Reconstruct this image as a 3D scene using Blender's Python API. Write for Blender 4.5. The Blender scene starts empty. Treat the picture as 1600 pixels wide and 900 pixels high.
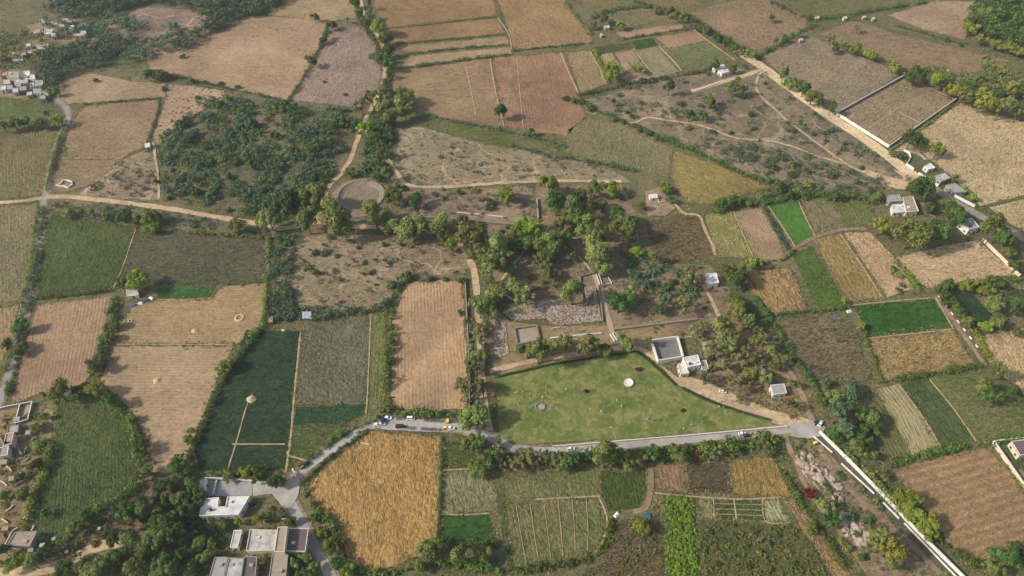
import bpy, bmesh, math, random
import numpy as np
from mathutils import Vector, noise as mnoise
from mathutils.geometry import delaunay_2d_cdt

random.seed(11)
RNG = np.random.default_rng(11)
scene = bpy.context.scene
C = scene.collection

# ---------------------------------------------------------------- camera
HAZE = 0.00009
CAM_H, PITCH, FPX = 300.0, math.radians(48.0), 1067.0
cam_data = bpy.data.cameras.new('camera')
cam_data.sensor_width = 36.0
cam_data.lens = FPX / 1600 * 36.0
cam_data.clip_start = 1.0
cam_data.clip_end = 20000.0
cam = bpy.data.objects.new('camera', cam_data)
cam.location = (0, 0, CAM_H)
cam.rotation_euler = (math.pi / 2 - PITCH, 0, 0)
C.objects.link(cam)
scene.camera = cam

# ---------------------------------------------------------------- sky and sun
SUN_EL, SHADOW_AZ = 36.0, 12.0      # shadows fall to +x, turned this many degrees towards +y
world = bpy.data.worlds.new('World')
scene.world = world
world.use_nodes = True
wn, wl = world.node_tree.nodes, world.node_tree.links
wn.clear()
sky = wn.new('ShaderNodeTexSky')
sky.sky_type = 'NISHITA'
sky.sun_disc = False
sky.sun_elevation = math.radians(SUN_EL)
a = math.radians(SHADOW_AZ)
sun_travel = Vector((math.cos(a) * math.cos(math.radians(SUN_EL)), math.sin(a) * math.cos(math.radians(SUN_EL)), -math.sin(math.radians(SUN_EL))))
to_sun = -sun_travel
sky.sun_rotation = math.atan2(to_sun.x, to_sun.y)
sky.air_density = 1.6
sky.dust_density = 3.0
bg = wn.new('ShaderNodeBackground')
bg.inputs['Strength'].default_value = 0.125
wo = wn.new('ShaderNodeOutputWorld')
wl.new(sky.outputs[0], bg.inputs['Color'])
wl.new(bg.outputs[0], wo.inputs['Surface'])
sun_data = bpy.data.lights.new('sun', 'SUN')
sun_data.energy = 3.6
sun_data.angle = math.radians(3.5)
sun_data.color = (1.0, 0.95, 0.87)
sun = bpy.data.objects.new('sun', sun_data)
sun.rotation_euler = sun_travel.to_track_quat('-Z', 'Y').to_euler()
sun.location = (-300, 0, 250)
C.objects.link(sun)
vs = scene.view_settings
vs.view_transform = 'Standard'
vs.look = 'None'
vs.exposure = 0.33
vs.gamma = 1.0
vs.use_curve_mapping = False
scene.cycles.max_bounces = 4
scene.cycles.diffuse_bounces = 2
scene.cycles.volume_bounces = 0

# ---------------------------------------------------------------- where things stand
_F = Vector((0, math.cos(PITCH), -math.sin(PITCH)))
_U = Vector((0, math.sin(PITCH), math.cos(PITCH)))

def at(px, py, z=0.0):
    """the place in the world (metres) of a point surveyed at photo position px, py and height z"""
    d = Vector((1, 0, 0)) * ((px - 800) / FPX) - _U * ((py - 450) / FPX) + _F
    t = (CAM_H - z) / -d.z
    p = Vector((0, 0, CAM_H)) + d * t
    return p

def mpp(px, py):
    """metres on the ground across one photo pixel there"""
    p = at(px, py)
    return (p - Vector((0, 0, CAM_H))).dot(_F) / FPX

def W(pts, z=0.0):
    return np.array([at(x, y, z)[:2] for x, y in pts])

# ---------------------------------------------------------------- mesh helpers
def mk_mesh(name, verts, faces, mats=(), rnd=None, smooth=False, midx=None):
    me = bpy.data.meshes.new(name)
    verts = np.asarray(verts, np.float32); faces = np.asarray(faces, np.int32)
    k = faces.shape[1]
    me.vertices.add(len(verts)); me.vertices.foreach_set('co', verts.ravel())
    me.loops.add(faces.size); me.loops.foreach_set('vertex_index', faces.ravel())
    me.polygons.add(len(faces))
    me.polygons.foreach_set('loop_start', np.arange(0, faces.size, k, dtype=np.int32))
    me.polygons.foreach_set('loop_total', np.full(len(faces), k, np.int32))
    if midx is not None: me.polygons.foreach_set('material_index', np.asarray(midx, np.int32))
    me.polygons.foreach_set('use_smooth', np.full(len(faces), smooth, bool))
    if rnd is not None:
        at_ = me.attributes.new('rnd', 'FLOAT', 'FACE'); at_.data.foreach_set('value', np.asarray(rnd, np.float32))
    me.update(calc_edges=True)
    for m in mats: me.materials.append(m)
    return me

def link(name, me, parent=None, **props):
    o = bpy.data.objects.new(name, me)
    C.objects.link(o)
    if parent is not None: o.parent = parent
    for k, v in props.items(): o[k] = v
    return o

def empty(name, loc, rz=0.0, **props):
    o = link(name, None, None, **props)
    o.location = loc; o.rotation_euler = (0, 0, rz)
    o.empty_display_size = 0.5
    return o

class MB:
    """collects boxes, prisms and tubes; .mesh() gives one mesh"""
    def __init__(s): s.bm = bmesh.new()
    def prism(s, pts, z0, z1, mi=0, top=None):
        n = len(pts); top = pts if top is None else top
        lo = [s.bm.verts.new((p[0], p[1], z0)) for p in pts]
        hi = [s.bm.verts.new((p[0], p[1], z1)) for p in top]
        fs = [s.bm.faces.new(hi), s.bm.faces.new(lo[::-1])]
        for i in range(n):
            j = (i + 1) % n
            fs.append(s.bm.faces.new((lo[i], lo[j], hi[j], hi[i])))
        for f in fs: f.material_index = mi
        return s
    def box(s, cx, cy, z0, sx, sy, sz, rz=0.0, mi=0):
        c, q = math.cos(rz), math.sin(rz)
        pts = [(cx + x * c - y * q, cy + x * q + y * c) for x, y in ((-sx/2, -sy/2), (sx/2, -sy/2), (sx/2, sy/2), (-sx/2, sy/2))]
        return s.prism(pts, z0, z0 + sz, mi)
    def tube(s, p0, p1, r0, r1, n=6, mi=0):
        p0, p1 = Vector(p0), Vector(p1); d = (p1 - p0).normalized()
        u = d.orthogonal().normalized(); v = d.cross(u)
        A = [s.bm.verts.new(p0 + (u * math.cos(k * 2 * math.pi / n) + v * math.sin(k * 2 * math.pi / n)) * r0) for k in range(n)]
        B = [s.bm.verts.new(p1 + (u * math.cos(k * 2 * math.pi / n) + v * math.sin(k * 2 * math.pi / n)) * r1) for k in range(n)]
        for k in range(n):
            f = s.bm.faces.new((A[k], A[(k + 1) % n], B[(k + 1) % n], B[k])); f.material_index = mi
        s.bm.faces.new(B).material_index = mi; s.bm.faces.new(A[::-1]).material_index = mi
        return s
    def mesh(s, name, *mats):
        bmesh.ops.recalc_face_normals(s.bm, faces=s.bm.faces)
        me = bpy.data.meshes.new(name); s.bm.to_mesh(me); s.bm.free()
        for m in mats: me.materials.append(m)
        return me

def in_poly(P, poly):
    x, y = P[:, 0], P[:, 1]; inside = np.zeros(len(P), bool)
    n = len(poly); j = n - 1
    for i in range(n):
        xi, yi = poly[i]; xj, yj = poly[j]
        c = ((yi > y) != (yj > y)) & (x < (xj - xi) * (y - yi) / ((yj - yi) if yj != yi else 1e-9) + xi)
        inside ^= c; j = i
    return inside

def seg_dist(P, pts, closed=False):
    d = np.full(len(P), 1e9); n = len(pts)
    for i in range(n if closed else n - 1):
        a_, b_ = np.asarray(pts[i]), np.asarray(pts[(i + 1) % n]); ab = b_ - a_
        t = np.clip(((P - a_) @ ab) / max(ab @ ab, 1e-9), 0, 1)
        d = np.minimum(d, np.linalg.norm(P - (a_ + t[:, None] * ab), axis=1))
    return d

def area(poly):
    x, y = poly[:, 0], poly[:, 1]
    return 0.5 * np.sum(x * np.roll(y, -1) - y * np.roll(x, -1))

def wobble(poly, step=5.0, amp=0.7, closed=True):
    """densify an outline and let it wander a little, as worn field edges do"""
    out = []; n = len(poly)
    for i in range(n if closed else n - 1):
        a_, b_ = poly[i], poly[(i + 1) % n]; L = np.linalg.norm(b_ - a_)
        m = max(1, int(L / step))
        nn = np.array([-(b_ - a_)[1], (b_ - a_)[0]]) / max(L, 1e-6)
        for k in range(m):
            p = a_ + (b_ - a_) * k / m
            w = mnoise.noise(Vector((p[0] * 0.11, p[1] * 0.11, 3.1))) * amp + mnoise.noise(Vector((p[0] * 0.4, p[1] * 0.4, 7.1))) * amp * 0.6
            w *= min(1.0, L * k / m / 5.0, L * (m - k) / m / 5.0)
            out.append(p + nn * w)
    if not closed: out.append(poly[-1])
    return np.array(out)

def smoothline(pts, n=6):
    """Catmull-Rom through a polyline"""
    P = [np.asarray(p, float) for p in pts]
    if len(P) < 3: return np.array(P)
    Q = [2 * P[0] - P[1]] + P + [2 * P[-1] - P[-2]]; out = []
    for i in range(1, len(Q) - 2):
        for k in range(n):
            t = k / n
            out.append(0.5 * ((2 * Q[i]) + (Q[i+1] - Q[i-1]) * t + (2*Q[i-1] - 5*Q[i] + 4*Q[i+1] - Q[i+2]) * t*t + (3*Q[i] - Q[i-1] - 3*Q[i+1] + Q[i+2]) * t**3))
    out.append(P[-1])
    return np.array(out)

# ---------------------------------------------------------------- materials
def lin(c):
    """a colour read on a 0-255 chart as linear reflectance"""
    f = lambda v: (v / 255 / 12.92) if v / 255 <= 0.04045 else ((v / 255 + 0.055) / 1.055) ** 2.4
    return (f(c[0]), f(c[1]), f(c[2]), 1.0)

class NT:
    def __init__(s, name):
        s.m = bpy.data.materials.new(name); s.m.use_nodes = True
        s.t = s.m.node_tree; s.t.nodes.clear()
    def n(s, typ, **kw):
        nd = s.t.nodes.new('ShaderNode' + typ)
        for k, v in kw.items():
            if k.startswith('_'): nd.inputs[k[1:].replace('_', ' ')].default_value = v
            elif isinstance(v, tuple) and len(v) == 2 and isinstance(v[0], bpy.types.NodeSocket): pass
            else: setattr(nd, k, v)
        return nd
    def l(s, a_, b_): s.t.links.new(a_, b_); return b_
    def mix(s, fac, c1, c2, blend='MIX'):
        nd = s.n('MixRGB', blend_type=blend)
        for i, v in enumerate((fac, c1, c2)):
            if isinstance(v, bpy.types.NodeSocket): s.l(v, nd.inputs[i])
            else: nd.inputs[i].default_value = v
        return nd.outputs[0]
    def math(s, op, a_, b_=0.0):
        nd = s.n('Math', operation=op)
        for i, v in enumerate((a_, b_)):
            if isinstance(v, bpy.types.NodeSocket): s.l(v, nd.inputs[i])
            else: nd.inputs[i].default_value = v
        return nd.outputs[0]
    def ramp(s, fac, lo, hi):
        nd = s.n('MapRange'); s.l(fac, nd.inputs[0])
        nd.inputs[1].default_value = lo; nd.inputs[2].default_value = hi
        return nd.outputs[0]
    def pos(s, rz=0.0, sc=(1, 1, 1)):
        g = s.n('NewGeometry'); mp = s.n('Mapping', vector_type='TEXTURE')
        mp.inputs['Rotation'].default_value = (0, 0, rz)
        s.l(g.outputs['Position'], mp.inputs[0])
        m2 = s.n('Mapping'); m2.inputs['Scale'].default_value = sc
        s.l(mp.outputs[0], m2.inputs[0])
        return m2.outputs[0]
    def noise(s, vec, scale, detail=4.0, rough=0.6, dist=0.0):
        nd = s.n('TexNoise'); s.l(vec, nd.inputs['Vector'])
        nd.inputs['Scale'].default_value = scale; nd.inputs['Detail'].default_value = detail
        nd.inputs['Roughness'].default_value = rough; nd.inputs['Distortion'].default_value = dist
        return nd.outputs[0]
    def out(s, col, rough=0.9, bump=None, bstr=0.6, bdist=0.3, trans=None, spec=0.2):
        b = s.n('BsdfPrincipled'); b.inputs['Roughness'].default_value = rough
        b.inputs['Specular IOR Level'].default_value = spec
        if isinstance(col, bpy.types.NodeSocket): s.l(col, b.inputs['Base Color'])
        else: b.inputs['Base Color'].default_value = col
        if bump is not None:
            bp = s.n('Bump'); bp.inputs['Strength'].default_value = bstr; bp.inputs['Distance'].default_value = bdist
            s.l(bump, bp.inputs['Height']); s.l(bp.outputs[0], b.inputs['Normal'])
        sh = b.outputs[0]
        if trans:
            tr = s.n('BsdfTranslucent')
            if isinstance(col, bpy.types.NodeSocket): s.l(col, tr.inputs[0])
            else: tr.inputs[0].default_value = col
            mx = s.n('MixShader'); mx.inputs[0].default_value = trans
            s.l(sh, mx.inputs[1]); s.l(tr.outputs[0], mx.inputs[2]); sh = mx.outputs[0]
        o = s.n('OutputMaterial'); s.l(sh, o.inputs['Surface'])
        return s.m

_simple = {}
def plain(name, col, rough=0.85, var=0.25, scale=0.8, bump=0.25, metal=0.0):
    """painted, plastered or stone surface with stains and grain"""
    if name in _simple: return _simple[name]
    t = NT(name); v = t.pos()
    c = lin(col); d = tuple(x * (1 - var) for x in c[:3]) + (1,)
    n1 = t.noise(v, scale, 6, 0.65); n2 = t.noise(v, scale * 7, 3, 0.6)
    k = t.mix(t.ramp(n1, 0.35, 0.7), c, d)
    k = t.mix(t.math('MULTIPLY', t.ramp(n2, 0.45, 0.75), 0.5), k, d)
    m = t.out(k, rough, n2, bump, 0.05)
    _simple[name] = m
    return m

def flat_mat(name, col, rough=0.4, spec=0.5):
    if name in _simple: return _simple[name]
    t = NT(name); m = t.out(lin(col), rough, spec=spec); _simple[name] = m
    return m

def ground_mat(name, c1, c2, c3=None, ang=0.0, row=0.0, row_s=0.0, gated=True, squig=0.35, patch=0.02, bumps=0.5, swirl=0.0, swp=2.6, trail=0.0, trail_c=(190, 165, 135), trail_sc=0.035):
    """soil, stubble, turf: patches, streaks along the rows, clods"""
    t = NT(name); v = t.pos(); vr = t.pos(ang)
    vs_ = t.pos(ang, (0.22, 1.0, 1.0))
    big = t.noise(v, patch, 5, 0.6, 0.6)
    mid = t.noise(v, 0.14, 6, 0.68, 1.2)
    streak = t.noise(vs_, 0.42, 4, 0.6, 1.0)
    fine = t.noise(v, 0.5, 5, 0.75, 0.5)
    col = t.mix(t.ramp(big, 0.36, 0.64), lin(c1), lin(c2))
    if c3 is not None: col = t.mix(t.math('MULTIPLY', t.ramp(mid, 0.5, 0.68), 0.75), col, lin(c3))
    dk = t.mix(1.0, col, (0.46, 0.46, 0.45, 1), 'MULTIPLY')
    lt = t.mix(1.0, col, (1.5, 1.45, 1.36, 1), 'MULTIPLY')
    col = t.mix(t.math('MULTIPLY', t.ramp(mid, 0.54, 0.34), 0.6), col, dk)
    col = t.mix(t.math('MULTIPLY', t.ramp(streak, 0.5, 0.3), squig), col, dk)
    col = t.mix(t.math('MULTIPLY', t.ramp(streak, 0.52, 0.7), squig * 0.9), col, lt)
    col = t.mix(t.math('MULTIPLY', t.ramp(fine, 0.5, 0.32), 0.75), col, dk)
    col = t.mix(t.math('MULTIPLY', t.ramp(fine, 0.52, 0.70), 0.6), col, lt)
    h = t.math('ADD', streak, t.math('MULTIPLY', fine, 0.8))
    damp = t.noise(v, 0.017, 4, 0.6, 1.0)
    col = t.mix(t.math('MULTIPLY', t.ramp(damp, 0.5, 0.68), 0.6), col, dk)
    col = t.mix(t.math('MULTIPLY', t.ramp(damp, 0.46, 0.3), 0.35), col, lt)
    if swirl > 0:      # tangled stalks, ruts and hoof marks: thin winding ridges
        rd1 = t.noise(t.pos(ang, (0.4, 1.0, 1.0)), 0.85 / swp, 1.0, 0.5, 1.8)
        rd2 = t.noise(t.pos(ang + 0.3, (0.4, 1.0, 1.0)), 1.25 / swp, 1.0, 0.5, 1.5)
        e1 = t.math('ABSOLUTE', t.math('SUBTRACT', rd1, 0.5)); e2 = t.math('ABSOLUTE', t.math('SUBTRACT', rd2, 0.5))
        g2 = t.ramp(t.noise(v, 0.07, 4, 0.65), 0.25, 0.65)
        col = t.mix(t.math('MULTIPLY', t.math('MULTIPLY', t.ramp(e1, 0.10, 0.01), g2), swirl), col, dk)
        col = t.mix(t.math('MULTIPLY', t.ramp(e2, 0.08, 0.01), swirl * 0.85), col, lt)
        col = t.mix(t.math('MULTIPLY', t.ramp(rd2, 0.44, 0.34), swirl * 0.8), col, dk)
        h = t.math('ADD', h, t.math('MULTIPLY', t.ramp(e1, 0.0, 0.08), swirl * 0.8))
    if row > 0:
        wv = t.n('TexWave', wave_type='BANDS', bands_direction='Y', wave_profile='SIN')
        wv.inputs['Scale'].default_value = 1.0 / row * 0.314159 ; wv.inputs['Distortion'].default_value = 2.2
        wv.inputs['Detail'].default_value = 2.0; wv.inputs['Detail Scale'].default_value = 0.6
        t.l(vr, wv.inputs['Vector'])
        gate = t.math('MULTIPLY', t.ramp(t.noise(v, 0.03, 4, 0.6), 0.4, 0.62), t.ramp(streak, 0.3, 0.6))
        rw = t.math('MULTIPLY', wv.outputs['Fac'], gate) if gated else wv.outputs['Fac']
        col = t.mix(t.math('MULTIPLY', rw, row_s), col, dk)
        h = t.math('ADD', h, t.math('MULTIPLY', rw, -0.6))
    if trail > 0:
        wp = t.n('TexNoise'); t.l(v, wp.inputs['Vector']); wp.inputs['Scale'].default_value = 0.05; wp.inputs['Detail'].default_value = 3
        off = t.n('VectorMath', operation='MULTIPLY_ADD'); t.l(wp.outputs['Color'], off.inputs[0]); off.inputs[1].default_value = (34, 34, 0); t.l(v, off.inputs[2])
        vo = t.n('TexVoronoi', feature='DISTANCE_TO_EDGE'); t.l(off.outputs[0], vo.inputs['Vector']); vo.inputs['Scale'].default_value = trail_sc
        ln = t.ramp(vo.outputs['Distance'], 0.032, 0.012)
        gate = t.ramp(t.noise(v, 0.018, 3), 0.42, 0.55)
        col = t.mix(t.math('MULTIPLY', t.math('MULTIPLY', ln, gate), trail), col, lin(trail_c))
    return t.out(col, 0.95, h, bumps, 0.5, spec=0.1)

def leaf_mat(name, c1, c2, objrand=True, dead=None, trans=0.25):
    t = NT(name)
    at_ = t.n('Attribute', attribute_name='rnd')
    col = t.mix(at_.outputs['Fac'], lin(c1), lin(c2))
    if objrand:
        oi = t.n('ObjectInfo')
        hs = t.n('HueSaturation'); t.l(col, hs.inputs['Color'])
        t.l(t.math('ADD', t.math('MULTIPLY', oi.outputs['Random'], 0.05), 0.475), hs.inputs['Hue'])
        t.l(t.math('ADD', t.math('MULTIPLY', oi.outputs['Random'], 0.5), 0.78), hs.inputs['Value'])
        col = hs.outputs[0]
    return t.out(col, 0.75, trans=trans, spec=0.15)
# ================================================================ THE LAND
DIRT = ground_mat('dirt_track_soil', (190, 164, 132), (170, 144, 114), squig=0.2, bumps=0.3)
ROADS = []          # world polylines + half widths, used to keep the relief level beside them
TRACKS = [
 # name, label, pixel polyline, width m, material key
 ('road', 'narrow grey paved lane running up past the brown fields to the hamlet', [(-40,720),(-8,650),(8,600),(22,560),(38,490),(48,440),(57,395),(64,345),(70,308),(78,272),(86,240),(96,212),(106,188),(104,170),(92,158),(84,150)], 3.6, 'asphalt'),
 ('dirt_track', 'pale dirt track leaving the paved lane to the west', [(-40,323),(0,317),(35,314),(70,309)], 3.2, 'dirt'),
 ('dirt_track', 'wide pale dirt track from the lane junction to the basin trees', [(70,308),(110,308),(160,313),(210,319),(270,327),(330,338),(380,346),(410,351),(440,357),(470,352),(505,347),(550,354),(600,355),(640,359),(680,364),(706,369),(722,386),(734,406),(742,430),(746,470),(750,520),(752,575),(756,630),(766,676)], 4.0, 'dirt'),
 ('dirt_track', 'dirt track winding down past the round basin', [(562,-15),(565,10),(573,30),(587,52),(600,78),(602,100),(599,125),(590,150),(577,176),(566,200),(556,225),(547,250),(531,273),(514,292),(507,308),(500,330),(488,350)], 3.4, 'dirt'),
 ('dirt_track', 'dirt track curving across the lower corner woodland', [(-30,899),(0,896),(50,892),(88,886),(125,868),(155,854),(186,849),(215,848)], 5.0, 'dirt'),
 ('road', 'paved road skirting the lawn and the golden straw field', [(448,772),(462,746),(490,722),(520,702),(548,684),(574,668),(600,662),(650,664),(710,667),(760,680),(800,699),(850,706),(900,702),(960,696),(1040,690),(1100,684),(1180,676),(1240,670),(1278,672)], 4.6, 'concrete'),
 ('road', 'paved road leading down beside the flat roofed school', [(455,760),(452,780),(466,808),(482,836),(496,864),(512,892),(532,925)], 4.4, 'concrete'),
 ('dirt_road', 'broad pale dirt road running diagonally past the walled plot', [(1150,78),(1168,90),(1195,108),(1230,134),(1265,160),(1305,188),(1340,210),(1375,235),(1410,262),(1445,288)], 9.5, 'paledirt'),
 ('road', 'grey paved road through the roadside houses', [(1445,286),(1480,308),(1520,332),(1560,352),(1600,372),(1660,400)], 5.0, 'asphalt'),
 ('dirt_road', 'dirt spur from the diagonal road to the white farmhouse', [(1083,143),(1105,136),(1130,128),(1165,118),(1192,107)], 4.5, 'dirt'),
 ('footpath', 'pale footpath crossing the dry scrub beside the diagonal road', [(1192,110),(1184,122),(1181,136),(1190,152),(1210,170),(1234,192),(1262,213),(1290,234),(1322,256),(1345,268),(1400,285),(1435,290)], 2.0, 'dirt'),
 ('footpath', 'thin pale footpath meandering through the dry scrub', [(972,186),(990,193),(1010,184),(1040,188),(1070,192),(1092,196),(1117,204),(1150,216),(1200,220),(1240,230),(1280,245),(1325,258)], 1.8, 'dirt'),
 ('farm_lane', 'brown farm lane beside the emerald crop field', [(1462,462),(1476,482),(1500,516),(1524,550),(1543,577)], 2.6, 'lane'),
 ('farm_lane', 'sandy farm lane beside the yellow flowered plot', [(1054,319),(1070,334),(1092,337),(1102,360),(1112,380),(1119,404)], 2.0, 'dirt'),
 ('farm_lane', 'earth lane curving above the golden row field', [(1195,420),(1215,409),(1234,394),(1276,370),(1320,359),(1358,357)], 2.4, 'lane'),
 ('dirt_track', 'brown dirt track between the rock heap and the long wall', [(1282,702),(1300,732),(1320,757),(1342,779),(1375,808),(1402,832),(1426,853),(1476,905)], 3.0, 'lane'),
 ('dirt_track', 'grey track along the upper edge of the rock heap', [(1226,680),(1234,700),(1246,728),(1258,758),(1282,795),(1304,822),(1324,850),(1356,895)], 2.4, 'lane'),
 ('farm_lane', 'sandy lane dropping from the road hedge to the field hut', [(1017,722),(1017,750),(1013,782),(1005,796),(985,801)], 2.6, 'lane'),
 ('footpath', 'straight stone walkway down to the lawn gate', [(929,428),(938,455),(947,487),(955,515),(962,532)], 3.2, 'stone'),
 ('footpath', 'sandy footpath along the upper hedge of the lawn', [(765,580),(800,572),(850,561),(910,552),(960,545),(1000,546),(1030,565)], 3.0, 'dirt'),
 ('footpath', 'thin path between the grove trees', [(882,385),(890,392),(905,402),(918,416),(926,428)], 1.6, 'dirt'),
 ('footpath', 'curving path beneath the big grove trees', [(822,372),(818,392),(806,410),(790,428),(780,448)], 1.6, 'dirt'),
 ('footpath', 'pale path along the old embankment', [(606,250),(622,272),(640,290),(700,292),(800,285),(890,283),(972,284)], 3.0, 'dirt'),
 ('footpath', 'straight track across the mound foot to the dirt track', [(240,222),(243,250),(247,275),(249,312)], 1.6, 'dirt'),
 ('footpath', 'sandy path down through the dry park trees', [(1100,448),(1112,470),(1122,492),(1135,520)], 2.2, 'dirt'),
 ('footpath', 'earth service path inside the sloping boundary', [(1210,548),(1232,578),(1250,610),(1262,640),(1272,664)], 2.6, 'lane'),
]
MATS = {
 'asphalt': plain('road_asphalt', (146, 140, 132), 0.95, 0.4, 0.15, 0.4),
 'concrete': plain('road_concrete', (172, 164, 154), 0.95, 0.42, 0.13, 0.4),
 'dirt': DIRT,
 'park': ground_mat('park_earth', (148, 124, 96), (126, 112, 82), (104, 104, 68), squig=0.3, bumps=0.4, swirl=0.4),
 'paledirt': ground_mat('dusty_road_soil', (206, 182, 148), (186, 160, 126), squig=0.25, bumps=0.3),
 'lane': ground_mat('lane_soil', (150, 128, 104), (128, 108, 88), squig=0.3, bumps=0.3),
 'stone': plain('walkway_stone', (172, 152, 130), 0.9, 0.3, 0.6),
}
for nm, lb, pts, w, mk in TRACKS:
    ROADS.append((smoothline(W(pts), 5), w / 2))

# ---- relief of the rough ground: gullied mounds between the level fields
SCRUB = [
 # label, outline, relief m, colours, trail strength
 ('green overgrown mound cut by gullies above the dirt track', [(247,222),(262,205),(300,180),(335,150),(400,158),(455,162),(540,172),(560,185),(548,215),(530,255),(505,290),(500,322),(440,345),(400,338),(330,326),(260,312),(250,262)], 5.0, ((92,92,66),(112,98,78),(68,78,50)), 0.6),
 ('dry pink scrub ground beside the lane junction', [(185,252),(225,235),(243,245),(252,312),(180,310),(120,303),(150,285)], 0.8, ((150,128,106),(132,114,94),(104,100,76)), 0.7),
 ('strip of dark scrub below the wide dirt track', [(80,316),(180,320),(270,332),(395,353),(430,360),(430,372),(300,358),(212,350),(130,338),(85,331)], 0.6, ((116,104,86),(104,96,76),(88,90,64)), 0.4),
 ('stony brown scrubland between the basin trees and the hedge', [(445,372),(520,366),(640,368),(700,372),(728,400),(740,425),(690,430),(645,425),(620,460),(600,482),(500,494),(422,502),(432,440)], 1.2, ((142,124,100),(126,112,88),(106,102,76)), 0.75),
 ('eroded bare slope above the old embankment', [(625,200),(660,198),(750,225),(880,245),(960,268),(985,285),(890,280),(800,282),(700,289),(645,287),(618,258)], 1.6, ((148,130,106),(132,118,94),(110,106,80)), 0.6),
 ('terraced dry ground below the old embankment', [(612,262),(640,294),(720,296),(830,290),(835,345),(740,352),(660,345),(612,335),(600,300)], 0.8, ((140,120,100),(126,108,90),(104,98,76)), 0.3),
 ('wide dry scrub common beside the diagonal dirt road', [(905,158),(960,145),(1060,122),(1120,112),(1180,104),(1225,138),(1300,192),(1370,240),(1425,280),(1390,296),(1300,300),(1215,292),(1120,250),(1040,218),(960,188),(915,175)], 1.6, ((134,118,96),(120,106,86),(98,98,72)), 0.65),
 ('brown leaf littered floor of the park grove', [(750,352),(838,345),(838,292),(970,288),(992,330),(1000,385),(1018,410),(1110,415),(1140,450),(1150,520),(1060,525),(960,512),(945,470),(800,470),(772,450),(752,400)], 0.5, ((138,118,96),(122,104,82),(100,98,70)), 0.3),
 ('reddish bare soil under the dry park trees', [(1080,515),(1150,470),(1205,545),(1262,630),(1270,655),(1215,652),(1140,625),(1105,590),(1100,545)], 0.4, ((144,120,94),(126,106,82),(104,98,72)), 0.3),
 ('brown earth of the lower corner copse', [(215,765),(300,745),(318,790),(352,830),(330,905),(90,905),(130,880),(190,852),(100,862),(160,800)], 0.8, ((128,106,86),(110,96,76),(92,92,66)), 0.4),
 ('rubble strewn earth beside the long white wall', [(1240,688),(1278,690),(1320,735),(1372,790),(1412,840),(1460,905),(1370,905),(1320,848),(1280,792),(1255,740)], 0.8, ((140,120,98),(122,108,86),(98,96,68)), 0.3),
 ('sparse eroded clearing below the far wood', [(175,30),(230,10),(290,15),(330,28),(318,60),(285,78),(230,95),(200,85),(160,62)], 0.8, ((142,116,102),(122,106,90),(92,96,74)), 0.9),
]
_PATCH = []
for lb, px, rel, cols, tr in SCRUB:
    _PATCH.append((W(px), rel))
_BASIN = at(564, 306)

def H(P):
    """height of the ground at world points P (n,2)"""
    P = np.atleast_2d(np.asarray(P, float)); z = np.zeros(len(P))
    for poly, rel in _PATCH:
        lo, hi = poly.min(0), poly.max(0)
        k = np.where((P[:, 0] >= lo[0]) & (P[:, 0] <= hi[0]) & (P[:, 1] >= lo[1]) & (P[:, 1] <= hi[1]))[0]
        if not len(k): continue
        k = k[in_poly(P[k], poly)]
        if not len(k): continue
        Q = P[k]
        f = np.clip(seg_dist(Q, poly, True) / (6 + rel * 3), 0, 1)
        for rd, hw in ROADS:
            if rd[:, 0].max() < lo[0] - 9 or rd[:, 0].min() > hi[0] + 9 or rd[:, 1].max() < lo[1] - 9 or rd[:, 1].min() > hi[1] + 9: continue
            f = np.minimum(f, np.clip((seg_dist(Q, rd) - hw - 1.0) / 7, 0, 1))
        f = np.minimum(f, np.clip((np.linalg.norm(Q - np.array(_BASIN[:2]), axis=1) - 25) / 8, 0, 1))
        f = f * f * (3 - 2 * f)
        nz = np.array([0.55 + 0.75 * mnoise.fractal(Vector((q[0] * 0.02, q[1] * 0.02, 1.7)), 0.9, 2.0, 4) + 0.25 * mnoise.noise(Vector((q[0] * 0.16, q[1] * 0.16, 5))) for q in Q])
        z[k] = np.maximum(z[k], rel * f * np.clip(nz, 0.0, 2.0))
    return z

def h1(x, y): return float(H([(x, y)])[0])

def on(px, py, up=0.0):
    """ground point (with relief) whose top at height `up` lies on that sight line"""
    z = 0.0
    for _ in range(3):
        p = at(px, py, z + up); z = h1(p.x, p.y)
    return Vector((p.x, p.y, z))

# ---- the ground sheet
S = 4500.0
gm = ground_mat('dry_earth', (122, 108, 82), (88, 92, 58), (64, 76, 42), squig=0.3, patch=0.012, bumps=0.6, swirl=0.3)
link('ground', mk_mesh('ground', [(-S, -S, 0), (S, -S, 0), (S, S, 0), (-S, S, 0)], [(0, 1, 2, 3)], [gm]), kind='structure', label='dry brown and olive earth between the fields', category='ground')

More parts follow.
